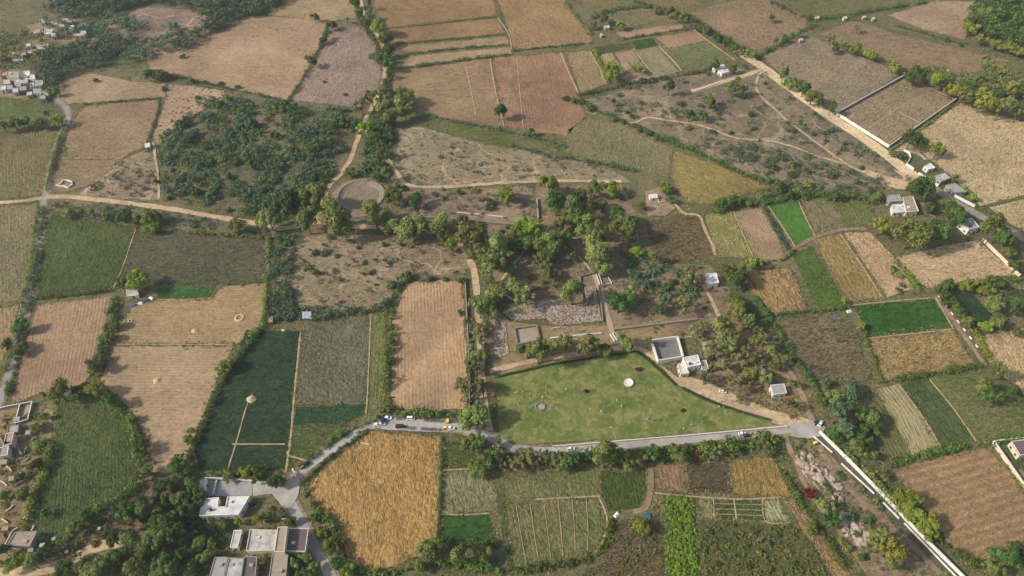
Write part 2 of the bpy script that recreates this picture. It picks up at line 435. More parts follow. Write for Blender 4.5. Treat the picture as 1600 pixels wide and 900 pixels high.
for i, (lb, px, rel, cols, tr) in enumerate(SCRUB):
    poly = _PATCH[i][0]
    lo, hi = poly.min(0), poly.max(0)
    st = 2.4 if rel > 1 else 3.2
    gx, gy = np.meshgrid(np.arange(lo[0], hi[0], st), np.arange(lo[1], hi[1], st))
    P = np.c_[gx.ravel(), gy.ravel()] + RNG.uniform(-0.3, 0.3, (gx.size, 2)) * st
    P = P[in_poly(P, poly)]
    P = P[seg_dist(P, poly, True) > 1.0]
    ol = wobble(poly, 4.0, 0.9)
    allp = [Vector(p) for p in ol] + [Vector(p) for p in P]
    n = len(ol)
    v2, _, f2, *_ = delaunay_2d_cdt(allp, [(k, (k + 1) % n) for k in range(n)], [], 1, 1e-3)
    V = np.array([(v.x, v.y) for v in v2]); z = H(V) + 0.02 + 0.002 * i
    f2 = [f for f in f2 if len(f) == 3]
    m = ground_mat('scrub_soil_%d' % i, *cols, squig=0.3, patch=0.03, bumps=0.8, swirl=0.4, swp=3.2, trail=tr * 0.7, trail_c=tuple(min(255, int(c * 1.28)) for c in cols[0]))
    link('scrub_ground', mk_mesh('scrub_ground', np.c_[V, z], f2, [m], smooth=True), kind='structure', label=lb, category='scrub ground')

# ---- tracks and roads
def ribbon(pl, w, z, wob=0.25):
    pl = np.asarray(pl); d = np.gradient(pl, axis=0); d /= np.linalg.norm(d, axis=1)[:, None] + 1e-9
    nn = np.c_[-d[:, 1], d[:, 0]]
    wl_ = np.array([w / 2 + wob * mnoise.noise(Vector((p[0] * 0.15, p[1] * 0.15, 1))) for p in pl])
    wr_ = np.array([w / 2 + wob * mnoise.noise(Vector((p[0] * 0.15, p[1] * 0.15, 9))) for p in pl])
    L, R = pl + nn * wl_[:, None], pl - nn * wr_[:, None]
    n = len(pl)
    zz = z if np.ndim(z) else np.full(n, z)
    V = np.r_[np.c_[L, zz], np.c_[R, zz]]
    F = [(k, n + k, n + k + 1, k + 1) for k in range(n - 1)]
    return V, F

VERGE = ground_mat('verge_grass', (104, 104, 66), (124, 112, 80), (82, 92, 54), squig=0.2, bumps=0.5)
for i, (nm, lb, pts, w, mk) in enumerate(TRACKS):
    pl = smoothline(W(pts), 8)
    L = np.r_[0, np.cumsum(np.linalg.norm(np.diff(pl, axis=0), axis=1))]
    s = np.arange(0, L[-1], 3.0)
    pl = np.c_[np.interp(s, L, pl[:, 0]), np.interp(s, L, pl[:, 1])]
    z = H(pl) + 0.62 * 0 + 0.20 + 0.004 * i
    if mk in ('asphalt', 'concrete'):
        Vs, Fs = ribbon(pl, w + 2.6, z - 0.09, 0.9)
        sh = link(nm, mk_mesh(nm, Vs, Fs, [MATS['lane']], smooth=True), kind='structure', label='dusty shoulders of the ' + lb, category='road')
        sh.name = 'road_shoulder'
    V, F = ribbon(pl, w, z, 0.3 if mk in ('asphalt', 'concrete') else 0.6)
    link(nm, mk_mesh(nm, V, F, [MATS[mk]], smooth=True), kind='structure', label=lb, category='road' if 'road' in nm else 'track')

# paved and bare aprons
APRONS = [
 ('pavement', 'concrete forecourt where the road forks by the school', [(394,752),(440,762),(462,742),(470,752),(466,775),(455,795),(440,790),(425,772),(395,776)], 'concrete'),
 ('pavement', 'concrete car park strip at the bend above the straw field', [(585,658),(610,653),(712,657),(718,668),(700,676),(640,674),(596,671)], 'concrete'),
 ('forecourt', 'sandy forecourt between the park building and the lawn hedge', [(1028,568),(1058,590),(1080,590),(1110,600),(1150,618),(1200,640),(1262,655),(1278,668),(1215,664),(1160,645),(1105,622),(1062,604)], 'dirt'),
 ('forecourt', 'earth turning area beside the roadside houses', [(1345,268),(1378,262),(1420,272),(1445,288),(1432,297),(1400,296),(1372,284)], 'dirt'),
 ('bare_ground', 'bare brown earth around the little stone tank above the lawn', [(768,478),(798,502),(860,510),(950,508),(958,528),(1000,530),(1018,540),(1028,566),(996,547),(930,557),(850,569),(776,586),(764,540)], 'park'),
 ('bare_ground', 'sandy brown earth between the walkway and the dry trees', [(962,508),(1050,498),(1100,488),(1130,500),(1120,528),(1062,527),(1015,532),(970,530)], 'park'),
 ('bare_ground', 'brown waste ground of the lower village', [(-20,645),(30,632),(84,640),(80,690),(60,742),(40,826),(84,860),(20,880),(-20,870)], 'park'),
 ('bare_ground', 'brown earth among the hamlet roofs', [(-20,110),(30,108),(70,128),(82,150),(40,156),(-20,148)], 'park'),
 ('bare_ground', 'brown earth among the upper hamlet roofs', [(40,40),(110,26),(140,40),(120,62),(80,80),(20,95),(10,84),(50,64)], 'park'),
 ('forecourt', 'concrete road junction beside the lawn corner', [(1232,664),(1270,658),(1290,668),(1282,682),(1262,686),(1236,682)], 'concrete'),
 ('farmyard', 'bare grey farmyard between two leafy trees', [(968,122),(985,112),(1012,110),(1028,122),(985,130)], 'lane'),
 ('farmyard', 'bare yard around the white hut by the gold field', [(1008,300),(1030,293),(1045,312),(1056,326),(1040,338),(1012,338)], 'lane'),
]
for i, (nm, lb, px, mk) in enumerate(APRONS):
    ol = wobble(W(px), 3, 0.5)
    link(nm, mk_mesh(nm, np.c_[ol, np.full(len(ol), (0.36 if nm != 'bare_ground' else 0.05) + 0.006 * i)], [list(range(len(ol)))], [MATS[mk]]), kind='structure', label=lb, category='yard')
# ================================================================ THE FIELDS
# style: soil colours, row spacing, row strength, streak strength, plants per m2, plant size, plant colours
ST = {
 'tan':   ((162,136,105),(146,122,94),(132,112,88), 1.9,0.40,0.35, 0,0,None, 0.2),
 'bare':  ((166,140,110),(148,124,97),(132,114,88), 0,0,0.35, 0.008,0.95,((66,70,44),(110,100,68)), 0.45),
 'brush': ((146,124,106),(130,110,96),(114,98,84), 0,0,0.35, 0.05,0.55,((132,112,92),(160,138,116)), 0.7),
 'ridged':((174,144,108),(160,132,98),None, 1.9,0.5,0.35, 0,0,None, 0.2),
 'rough': ((142,122,96),(126,110,86),(108,100,74), 0,0,0.4, 0.05,0.8,((76,80,50),(150,130,98)), 0.75),
 'red':   ((132,102,84),(146,120,92),(114,88,74), 2.2,0.12,0.5, 0.01,0.4,((120,104,74),(140,116,86)), 0.45),
 'brown': ((150,126,98),(134,112,86),(118,106,76), 2.0,0.15,0.45, 0.04,0.5,((112,104,68),(134,112,82)), 0.6),
 'stubtan': ((184,158,122),(168,142,108),(140,124,94), 0,0,0.45, 0.05,0.5,((124,112,76),(150,130,94)), 0.75),
 'weedrow': ((158,130,96),(144,118,88),(128,112,76), 3.9,0.5,0.45, 0.35,0.6,((104,104,58),(178,150,106)), 0.45),
 'orange':((148,120,84),(134,108,76),(120,102,70), 2.2,0.12,0.5, 0.05,0.5,((150,120,76),(172,140,92)), 0.55),
 'straw': ((164,132,80),(150,120,72),(130,102,62), 0,0,0.6, 0.40,0.55,((132,106,60),(198,166,104)), 0.65),
 'rowgold':((148,124,78),(134,110,68),None, 3.2,0.45,0.5, 0.4,0.6,((140,112,62),(200,166,100)), 0.7),
 'olivegold':((144,126,80),(130,114,72),(110,106,64), 2.6,0.3,0.5, 0.4,0.6,((116,108,60),(184,158,98)), 0.7),
 'stubble':((146,120,82),(130,108,74),(108,100,64), 2.4,0.2,0.6, 0.35,0.6,((122,100,62),(190,158,108)), 0.9),
 'olive': ((112,106,76),(124,110,82),(88,92,58), 2.0,0.08,0.5, 0.35,0.5,((74,84,46),(130,120,80)), 0.75),
 'olivedark': ((88,88,64),(104,94,74),(70,78,52), 0,0,0.5, 0.4,0.55,((60,74,42),(116,108,76)), 0.8),
 'olivegreen': ((96,100,58),(112,106,72),(74,88,46), 2.0,0.08,0.45, 0.5,0.55,((60,82,38),(112,116,64)), 0.7),
 'green': ((70,80,46),(82,88,52),(56,70,40), 1.6,0.08,0.45, 0.6,0.55,((48,68,36),(98,108,56)), 0.8),
 'deep':  ((43,62,43),(52,72,48),(64,76,52), 1.4,0.08,0.4, 0.5,0.45,((38,58,40),(68,86,56)), 0.7),
 'emerald':((52,86,40),(64,92,44),(88,98,54), 1.4,0.08,0.35, 0.5,0.45,((48,82,36),(86,112,56)), 0.5),
 'vivid': ((64,104,40),(78,112,46),None, 1.4,0.18,0.3, 0.4,0.4,((58,100,38),(94,128,56)), 0.35),
 'pale':  ((140,132,98),(126,118,86),None, 1.8,0.2,0.4, 0.12,0.4,((104,110,68),(138,132,92)), 0.4),
 'yellow':((140,134,86),(128,120,82),(150,142,74), 0,0,0.45, 0.4,0.55,((112,118,58),(172,164,76)), 0.6),
 'dark':  ((94,84,60),(106,92,68),(70,70,46), 0,0,0.55, 0.6,0.7,((60,64,38),(136,116,76)), 1.0),
 'burnt': ((90,76,58),(84,72,54),(70,64,46), 2.4,0.15,0.55, 0.5,0.7,((58,58,34),(124,100,66)), 0.9),
 'shrubby':((94,92,64),(86,86,56),(68,76,44), 0,0,0.45, 0.5,0.8,((60,80,36),(112,116,58)), 0.6),
 'lime':  ((70,96,42),(84,102,46),None, 0,0,0.4, 0.8,0.8,((56,88,32),(116,132,52)), 0.6),
}
FIELDS = [
 # far and western ground
 ('bare','wide pale bare field below the far wood',[(230,95),(275,80),(340,50),(400,25),(440,26),(510,33),(505,50),(500,72),(482,103),(465,135),(447,157),(400,147),(357,137),(318,127),(265,115),(235,108)]),
 ('bare','small pale bare field beside the hamlet',[(92,128),(140,114),(190,123),(205,127),(258,131),(258,151),(130,161),(97,164)]),
 ('brown','brown field with a yellowish weedy top edge by the lane',[(132,166),(252,156),(240,195),(228,226),(192,246),(106,245),(101,226),(112,190)]),
 ('brown','brown ploughed strip around the little white ruin',[(97,250),(190,249),(168,270),(148,288),(98,300),(82,292)]),
 ('bare','bare field dotted with dark dung heaps',[(264,131),(352,141),(342,163),(308,180),(284,200),(262,222),(238,228),(241,205),(256,165)]),
 ('brush','pinkish brush covered field beside the tree lined track',[(517,44),(560,42),(583,58),(596,88),(596,122),(588,142),(562,168),(530,164),(456,157),(482,110),(502,75)]),
 ('bare','pale bare field at the top of the tree lined track',[(418,24),(452,0),(480,-15),(552,-15),(556,28),(520,33)]),
 ('orange','orange brown field topmost beside the tree lined track',[(578,-18),(768,-18),(776,24),(606,43),(588,15)]),
 ('orange','orange brown strip field second below the top edge',[(606,46),(778,28),(789,53),(618,68)]),
 ('bare','pale fallow strip between two green balks',[(620,73),(792,57),(796,69),(645,83)]),
 ('bare','pale fallow strip just above the red brown field',[(640,88),(798,73),(800,84),(626,105)]),
 ('orange','large orange brown field cut by a diagonal green balk',[(772,-18),(870,-18),(925,62),(926,70),(802,77),(795,50)]),
 ('red','red brown ploughed field west of the two furrow lines',[(616,110),(700,101),(766,91),(786,198),(720,188),(642,176),(614,150)]),
 ('red','red brown ploughed field with the lone round tree',[(770,90),(880,82),(906,148),(914,180),(886,213),(830,206),(790,199)]),
 ('brown','narrow brown field beside the leafy farmyard trees',[(884,82),(924,80),(948,130),(908,148)]),
 ('green','green strip plot above the two leafy trees',[(928,74),(984,66),(990,75),(935,84)]),
 ('tan','tan plot behind the bigger leafy tree',[(936,86),(957,83),(968,102),(946,108)]),
 ('tan','tan plot behind the smaller leafy tree',[(960,83),(990,78),(1006,104),(976,110)]),
 ('emerald','small green plot above the pale striped plot',[(986,65),(1020,59),(1028,71),(994,77)]),
 ('pale','pale striped grey green plot',[(992,79),(1026,74),(1062,113),(1028,120),(1012,106)]),
 ('tan','tan plot at the top corner of the striped plots',[(1024,58),(1084,49),(1103,63),(1044,76)]),
 ('olivegreen','green plot with a bare pale middle',[(1046,79),(1105,66),(1148,94),(1070,113)]),
 ('olive','olive field behind the small white farm huts',[(946,24),(1028,18),(1052,31),(975,42)]),
 ('bare','pale fallow strip below the small white farm huts',[(960,51),(1064,38),(1072,48),(976,60)]),
 ('rough','broad pinkish brown field beyond the tree belt',[(1075,22),(1130,5),(1200,-10),(1262,28),(1258,42),(1222,68),(1180,78),(1120,52)]),
 ('olive','olive meadow beyond the small huts at the top',[(880,-15),(1060,-15),(1100,5),(1060,15),(990,10),(920,20)]),
 ('olivegreen','dark olive meadow along the top road',[(1205,-15),(1480,-15),(1440,8),(1380,18),(1282,34),(1250,18)]),
 ('rough','rough brown field between the diagonal road and the walled plot',[(1188,88),(1270,58),(1300,70),(1408,114),(1310,176),(1284,166),(1230,124)]),
 ('rough','olive brown field behind the yellow green tree row',[(1278,52),(1335,32),(1400,52),(1500,78),(1578,94),(1556,114),(1425,110),(1362,84)]),
 ('bare','pale field below the wood in the far corner',[(1386,24),(1460,2),(1538,2),(1530,34),(1505,62),(1440,45)]),
 ('rough','walled plot field crossed by pale lines',[(1312,178),(1411,123),(1488,157),(1388,227)]),
 ('stubtan','broad tan brown field beside the walled plot',[(1395,236),(1500,161),(1620,196),(1620,300),(1532,322),(1480,270),(1440,238)]),
 ('stubtan','tan field beyond the bend of the paved road',[(1545,324),(1620,306),(1620,372),(1570,345)]),
 ('olive','striped olive field with a pointed end above the embankment',[(888,202),(922,184),(960,200),(1010,216),(1052,233),(1043,277),(1000,264),(930,252),(884,238)]),
 ('olivegold','golden brown wedge field beside the scrub common',[(1054,235),(1120,258),(1204,293),(1165,302),(1125,320),(1072,316),(1048,282)]),
 ('olivegreen','narrow green strip below the red brown fields',[(656,182),(702,192),(800,212),(872,232),(868,242),(760,224),(662,196)]),
 # eastern farm plots
 ('dark','dark brown weedy field beside the park grove',[(1008,346),(1060,338),(1090,340),(1104,366),(1114,404),(1030,408),(1014,380)]),
 ('yellow','plot with yellow flowering weeds',[(1100,335),(1143,331),(1176,400),(1124,402),(1108,362)]),
 ('tan','smooth tan plot beside the emerald strip',[(1146,331),(1188,323),(1230,402),(1182,409)]),
 ('deep','thin dark green strip beside the vivid strip',[(1190,323),(1198,321),(1238,388),(1230,394)]),
 ('vivid','vivid green striped plot',[(1200,320),(1246,313),(1272,370),(1242,384)]),
 ('olive','dry olive plot east of the vivid strip',[(1249,312),(1302,310),(1318,356),(1276,367)]),
 ('olivegreen','green olive plot beside the grey roofed house',[(1305,311),(1364,316),(1372,346),(1330,354),(1321,353)]),
 ('stubble','dark gold stubble plot below the smooth tan plot',[(1170,424),(1234,416),(1262,484),(1212,492),(1168,452)]),
 ('lime','lush green plot between the gold plots',[(1240,398),(1268,384),(1292,425),(1312,458),(1318,474),(1280,480),(1262,450)]),
 ('rowgold','golden plot with bold curved rows',[(1272,374),(1312,366),(1340,405),(1378,464),(1330,472),(1300,428)]),
 ('stubtan','dry olive plot with scattered weeds',[(1318,364),(1358,362),(1396,400),(1428,452),(1386,464),(1350,410)]),
 ('stubtan','tan field inside the pinkish white wall',[(1398,402),(1470,385),(1532,377),(1588,430),(1500,440),(1450,450),(1434,440)]),
 ('emerald','large emerald crop field',[(1332,478),(1460,466),(1488,512),(1350,527),(1346,505)]),
 ('stubble','stubble field below the emerald crop',[(1348,531),(1490,516),(1526,569),(1480,580),(1384,596),(1366,565)]),
 ('deep','dark green plot among the eastern trees',[(1486,456),(1520,458),(1555,498),(1520,518),(1500,490)]),
 ('green','green plot beyond the eastern trees',[(1560,455),(1620,450),(1620,490),(1590,492)]),
 ('stubtan','brown fallow field at the eastern edge',[(1522,526),(1620,508),(1620,640),(1584,600),(1560,585),(1534,546)]),
 ('dark','dark tangled stubble field beside the boundary lane',[(1200,497),(1300,486),(1332,500),(1346,540),(1366,598),(1320,602),(1268,600),(1236,560)]),
 ('pale','plot of long pale strips',[(1368,608),(1402,600),(1440,650),(1470,700),(1425,712),(1400,665)]),
 ('olivegreen','dull green plot beside the dark tree clump',[(1350,612),(1366,608),(1398,665),(1422,712),(1382,722),(1372,690),(1372,640)]),
 ('green','dark green striped plot beside the pale strips',[(1404,600),(1450,592),(1490,640),(1524,688),(1472,700),(1440,648)]),
 ('olivegreen','olive green plot below the stubble field',[(1452,592),(1520,578),(1545,600),(1620,660),(1620,688),(1526,690),(1490,638)]),
 ('weedrow','brown field with curved weedy rows beside the long wall',[(1392,735),(1470,715),(1540,700),(1556,715),(1620,790),(1620,845),(1560,868),(1520,880),(1482,850),(1440,790)]),
 ('green','green yard inside the far eastern wall',[(1560,692),(1620,684),(1620,760)]),
 # western fields
 ('olivegreen','green weedy ground below the hamlet',[(-25,152),(78,156),(92,178),(90,194),(0,208),(-25,210)]),
 ('olive','olive brown field west of the lane, upper one',[(-25,216),(88,199),(76,250),(64,304),(-25,314)]),
 ('olive','dull brown field west of the lane, middle one',[(-25,326),(60,318),(52,380),(42,436),(34,468),(-25,480)]),
 ('brown','brown field west of the lane, lower one',[(-25,486),(30,478),(14,540),(-25,640)]),
 ('green','dark green crop field beside the paved lane',[(80,336),(130,342),(208,354),(200,395),(188,432),(170,452),(58,466),(64,410),(72,365)]),
 ('olivedark','olive weedy field with the bright lone tree',[(213,358),(300,364),(430,374),(424,405),(418,440),(345,444),(250,446),(180,450),(195,408)]),
 ('emerald','small bright green plot beside the blue tarpaulins',[(248,449),(333,447),(328,465),(246,467)]),
 ('tan','upper half of the big ploughed field with straw heaps',[(212,474),(250,470),(330,468),(346,448),(416,442),(412,508),(388,528),(368,537),(182,536),(192,500)]),
 ('tan','lower half of the big ploughed field, narrowing downward',[(180,541),(366,541),(344,582),(320,640),(306,680),(290,718),(272,738),(240,738),(233,690),(206,640),(168,606),(158,595)]),
 ('tan','ploughed field between the paved lane and the hedge',[(56,478),(174,463),(164,515),(150,555),(140,588),(128,602),(62,614),(18,632),(36,560)]),
 ('green','dark green weedy field in the lower west',[(92,622),(140,612),(174,640),(200,662),(214,700),(210,752),(160,790),(112,828),(84,852),(48,820),(66,740),(86,690)]),
 ('deep','deep green crop field above the white buildings',[(386,516),(470,518),(456,640),(446,734),(312,736),(302,700),(330,640),(352,590),(375,540)]),
 ('olivedark','olive brown mixed field beside the deep green crop',[(475,505),(580,492),(575,570),(572,628),(463,633)]),
 ('deep','short dark green band below the olive mixed field',[(462,636),(572,631),(568,648),(540,662),(459,663)]),
 ('green','green corner field above the road bend',[(458,665),(538,664),(502,690),(472,716),(449,735)]),
 ('olivegreen','thin green strip beside the tall hedge',[(583,492),(602,490),(603,560),(595,636),(576,646)]),
 ('ridged','smooth tan ploughed field with straight ridges',[(646,441),(722,438),(726,500),(730,580),(728,640),(612,640),(612,600),(613,500),(630,456)]),
 ('straw','golden straw field below the road bend',[(578,674),(688,682),(687,760),(682,842),(660,866),(600,890),(562,893),(542,868),(526,822),(502,802),(482,766),(496,742),(532,712)]),
 # below the lawn
 ('green','small green plot beside the straw field',[(694,692),(738,690),(744,728),(693,733)]),
 ('olive','olive plot with pale strips beside the straw field',[(692,737),(750,736),(774,760),(780,800),(690,803)]),
 ('emerald','bright green patch above three round trees',[(692,805),(764,803),(772,842),(692,846)]),
 ('green','narrow dark green strip between two olive plots',[(777,760),(787,757),(806,892),(792,892)]),
 ('olivegreen','striped olive green field with a rounded corner',[(790,790),(840,781),(936,776),(946,800),(948,815),(938,856),(900,876),(806,890),(796,840)]),
 ('green','green field beside the sandy hut lane',[(938,736),(1008,737),(1010,768),(998,794),(950,798),(940,775)]),
 ('olivegreen','olive green plot below the roadside trees',[(790,760),(830,742),(904,736),(936,736),(936,774),(840,779),(792,787)]),
 ('burnt','dark brown weedy ground at the lower edge',[(955,822),(1030,805),(1040,910),(890,910),(940,880),(958,850)]),
 ('brown','brown striped plot beside the sandy hut lane',[(1026,727),(1070,727),(1072,770),(1024,767)]),
 ('burnt','dark burnt looking plot below the red bush',[(1072,725),(1138,718),(1144,770),(1075,771)]),
 ('rowgold','golden wavy plot below the roadside hedge',[(1140,719),(1208,716),(1238,774),(1146,773)]),
 ('pale','small pale grey plot above the bushy ground',[(1088,778),(1113,779),(1115,808),(1088,808)]),
 ('green','small green plot ruled with pale lines',[(1116,780),(1190,781),(1196,814),(1117,809)]),
 ('pale','small tan green plot ruled with pale lines',[(1192,780),(1216,779),(1236,815),(1198,814)]),
 ('lime','bright leafy strip running down to the lower edge',[(1038,773),(1084,776),(1097,910),(1042,910)]),
 ('shrubby','bushy olive ground at the lower edge',[(1090,812),(1235,819),(1272,852),(1306,910),(1100,910)]),
 ('stubble','olive brown strip ruled with pale lines beside the track',[(1220,778),(1240,782),(1285,835),(1338,910),(1306,910),(1272,850)]),
]
LAWN = [(776,592),(850,572),(930,560),(994,550),(1028,578),(1060,604),(1120,632),(1200,656),(1232,661),(1140,672),(1000,684),(860,692),(802,696),(780,682)]

def tuft_mesh(name, pts, size, mat, tri=4, hk=1.0, rnd=None):
    """little leafy tufts: tri tilted blades each"""
    n = len(pts)
    if n == 0: return None
    size = np.broadcast_to(size, (n,))
    base = np.repeat(pts, tri, 0); s = np.repeat(size, tri)
    m = n * tri
    az = RNG.uniform(0, 2 * np.pi, m); tl = RNG.uniform(0.15, 1.1, m)
    d = np.c_[np.cos(az), np.sin(az)]
    nrm = np.c_[-np.sin(az), np.cos(az)]
    L = s * RNG.uniform(0.6, 1.2, m); w = s * RNG.uniform(0.35, 0.6, m)
    c = base[:, :2] + d * (RNG.uniform(0, 0.3, m) * s)[:, None]
    z0 = base[:, 2]
    a_ = np.c_[c + nrm * w[:, None] * 0.5, z0 + 0.06]
    b_ = np.c_[c - nrm * w[:, None] * 0.5, z0 + 0.06]
    t_ = np.c_[c + d * (L * np.cos(tl))[:, None] * 0.8, z0 + np.maximum(0.12, L * np.sin(tl) * hk)]
    V = np.stack([a_, b_, t_], 1).reshape(-1, 3)
    F = np.arange(3 * m).reshape(-1, 3)
    r = np.repeat(RNG.random(n) if rnd is None else rnd, tri) * 0.8 + RNG.random(m) * 0.2
    return mk_mesh(name, V, F, [mat], rnd=r)

_tuftmat = {}
def tuft_mat(c):
    if c not in _tuftmat: _tuftmat[c] = leaf_mat('blade_%d' % len(_tuftmat), c[0], c[1], False, trans=0.2)
    return _tuftmat[c]

def jit(c, i, k=6):
    r = random.Random(i * 77 + 3); d = r.uniform(-k, k)
    return tuple(max(0, min(255, v + d + r.uniform(-k / 2, k / 2))) for v in c)

_fmeta = []
ROWDIR = {'golden straw field': ((688,690),(683,840)), 'between the paved lane and the hedge': ((56,478),(18,632)), 'dark green crop field beside': ((208,354),(170,452)), 'deep green crop field above': ((312,736),(446,734)),
 'curved weedy rows': ((1430,790),(1600,745)), 'half of the big ploughed field': ((182,537),(366,538)), 'with the lone round tree': ((770,90),(790,199)), 'west of the two furrow lines': ((620,140),(780,130)), 'striped olive green field': ((790,790),(806,890)),
 'olive green plot below the roadside': ((904,736),(910,776)), 'beside the sandy hut lane': ((938,736),(946,798)), 'golden wavy plot': ((1140,719),(1150,773)), 'olive plot with pale strips': ((692,737),(690,803)), 'walled plot field': ((1312,178),(1411,123))}
NF = len(FIELDS)
for i, (st, lb, px) in enumerate(FIELDS):
    c1, c2, c3, row, rs, sq, dens, size, tc, swl = ST[st]
    poly = W(px)
    if area(poly) < 0: poly = poly[::-1]
    e = np.roll(poly, -1, 0) - poly; L = np.linalg.norm(e, axis=1); k = int(np.argmax(L))
    ang = math.atan2(e[k][1], e[k][0])
    for key, (q0, q1) in ROWDIR.items():
        if key in lb: q0, q1 = at(*q0), at(*q1); ang = math.atan2(q1.y - q0.y, q1.x - q0.x)
    ol = wobble(poly, 2.5, 1.5)
    z = 0.06 + 0.0045 * (i % 20) 
    m = ground_mat('%s_soil_%d' % (st, i), jit(c1, i), jit(c2, i), c3 and jit(c3, i), ang, row, rs, st != 'weedrow', sq, bumps=0.7, swirl=swl, swp=3.0 if st in ('straw', 'dark', 'rowgold', 'stubble') else 2.2)
    nm = {'lawn': 'lawn'}.get(st, 'field')
    f = link('field', mk_mesh('field', np.c_[ol, np.full(len(ol), z)], [list(range(len(ol)))], [m]), kind='structure', label=lb, category='field')
    _fmeta.append((f, poly, ang, z, st))
    if dens > 0:
        lo, hi = poly.min(0), poly.max(0)
        ctr = poly.mean(0); dist = math.hypot(math.hypot(*ctr), CAM_H)
        q = min(1.0, (430 / dist) ** 2); dn = dens * q; sz = size * (1 / q) ** 0.25
        ca, sa = math.cos(ang), math.sin(ang)
        R = np.array([[ca, sa], [-sa, ca]])
        pl = (poly - ctr) @ R.T; l0, l1 = pl.min(0), pl.max(0)
        rowd = row if row > 0 else 1.0 / math.sqrt(dn)
        along = 1.0 / (dn * rowd)
        ys = np.arange(l0[1], l1[1], rowd); xs = np.arange(l0[0], l1[0], along)
        gx, gy = np.meshgrid(xs, ys)
        jy = (0.2 if st in ('pale', 'rowgold', 'vivid', 'weedrow') else 0.7) if row > 0 else 0.8
        P = np.c_[gx.ravel() + RNG.uniform(-0.8, 0.8, gx.size) * along, gy.ravel() + RNG.normal(0, jy, gx.size) * rowd]
        P = P @ R + ctr
        P = P[in_poly(P, poly)]
        gate = np.array([mnoise.fractal(Vector((p[0] * 0.05, p[1] * 0.05, i * 3.1)), 0.8, 2.0, 3) for p in P]) if len(P) else np.zeros(0)
        P = P[RNG.random(len(P)) < np.clip(0.75 + gate * 1.2, 0.12, 1)]
        if len(P):
            pts = np.c_[P, np.full(len(P), z)]
            me = tuft_mesh('crop_plants', pts, sz * RNG.uniform(0.6, 1.35, len(P)), tuft_mat(tc), 4, 0.9)
            link('crop_plants', me, f, kind='stuff')

# weeds creeping over every field edge
EDGE_G = tuft_mat(((54, 76, 34), (98, 112, 54))); EDGE_D = tuft_mat(((118, 104, 70), (166, 146, 106)))
for i, (f, poly, ang, z, st) in enumerate(_fmeta):
    ol = wobble(poly, 0.8, 1.5); n = len(ol)
    dist = math.hypot(np.linalg.norm(poly.mean(0)), CAM_H); q = min(1.0, (430 / dist) ** 2)
    rp = RNG.integers(0, n, int(n * 1.5 * q))
    P = ol[rp] + RNG.normal(0, 1.1, (len(rp), 2))
    g = np.array([mnoise.noise(Vector((p[0] * 0.06, p[1] * 0.06, 2.2))) for p in P])
    P = P[g > RNG.uniform(-0.7, 0.5, len(P))]
    if len(P): link('edge_weeds', tuft_mesh('edge_weeds', np.c_[P, np.full(len(P), z)], RNG.uniform(0.4, 1.1, len(P)) / q ** 0.25, EDGE_G if i % 3 else EDGE_D, 5, 0.8), f, kind='stuff')

# the park lawn
poly = W(LAWN); ol = wobble(poly, 3.0, 0.3)
lm = NT('lawn_turf'); v = lm.pos()
n1 = lm.noise(v, 0.05, 6, 0.65, 1.0); n2 = lm.noise(v, 0.22, 5, 0.7, 0.8); n3 = lm.noise(v, 1.6, 4, 0.7)
k = lm.mix(lm.ramp(n1, 0.35, 0.65), lin((76, 94, 44)), lin((112, 114, 62)))
k = lm.mix(lm.math('MULTIPLY', lm.ramp(n2, 0.46, 0.66), 0.75), k, lin((150, 136, 92)))
k = lm.mix(lm.math('MULTIPLY', lm.ramp(n3, 0.5, 0.3), 0.6), k, lin((62, 84, 40)))
lawn_m = lm.out(k, 0.95, n3, 0.4, 0.15, spec=0.1)
lawn = link('lawn', mk_mesh('lawn', np.c_[ol, np.full(len(ol), 0.30)], [list(range(len(ol)))], [lawn_m]), kind='structure', label='mottled green park lawn dotted with visitors', category='lawn')

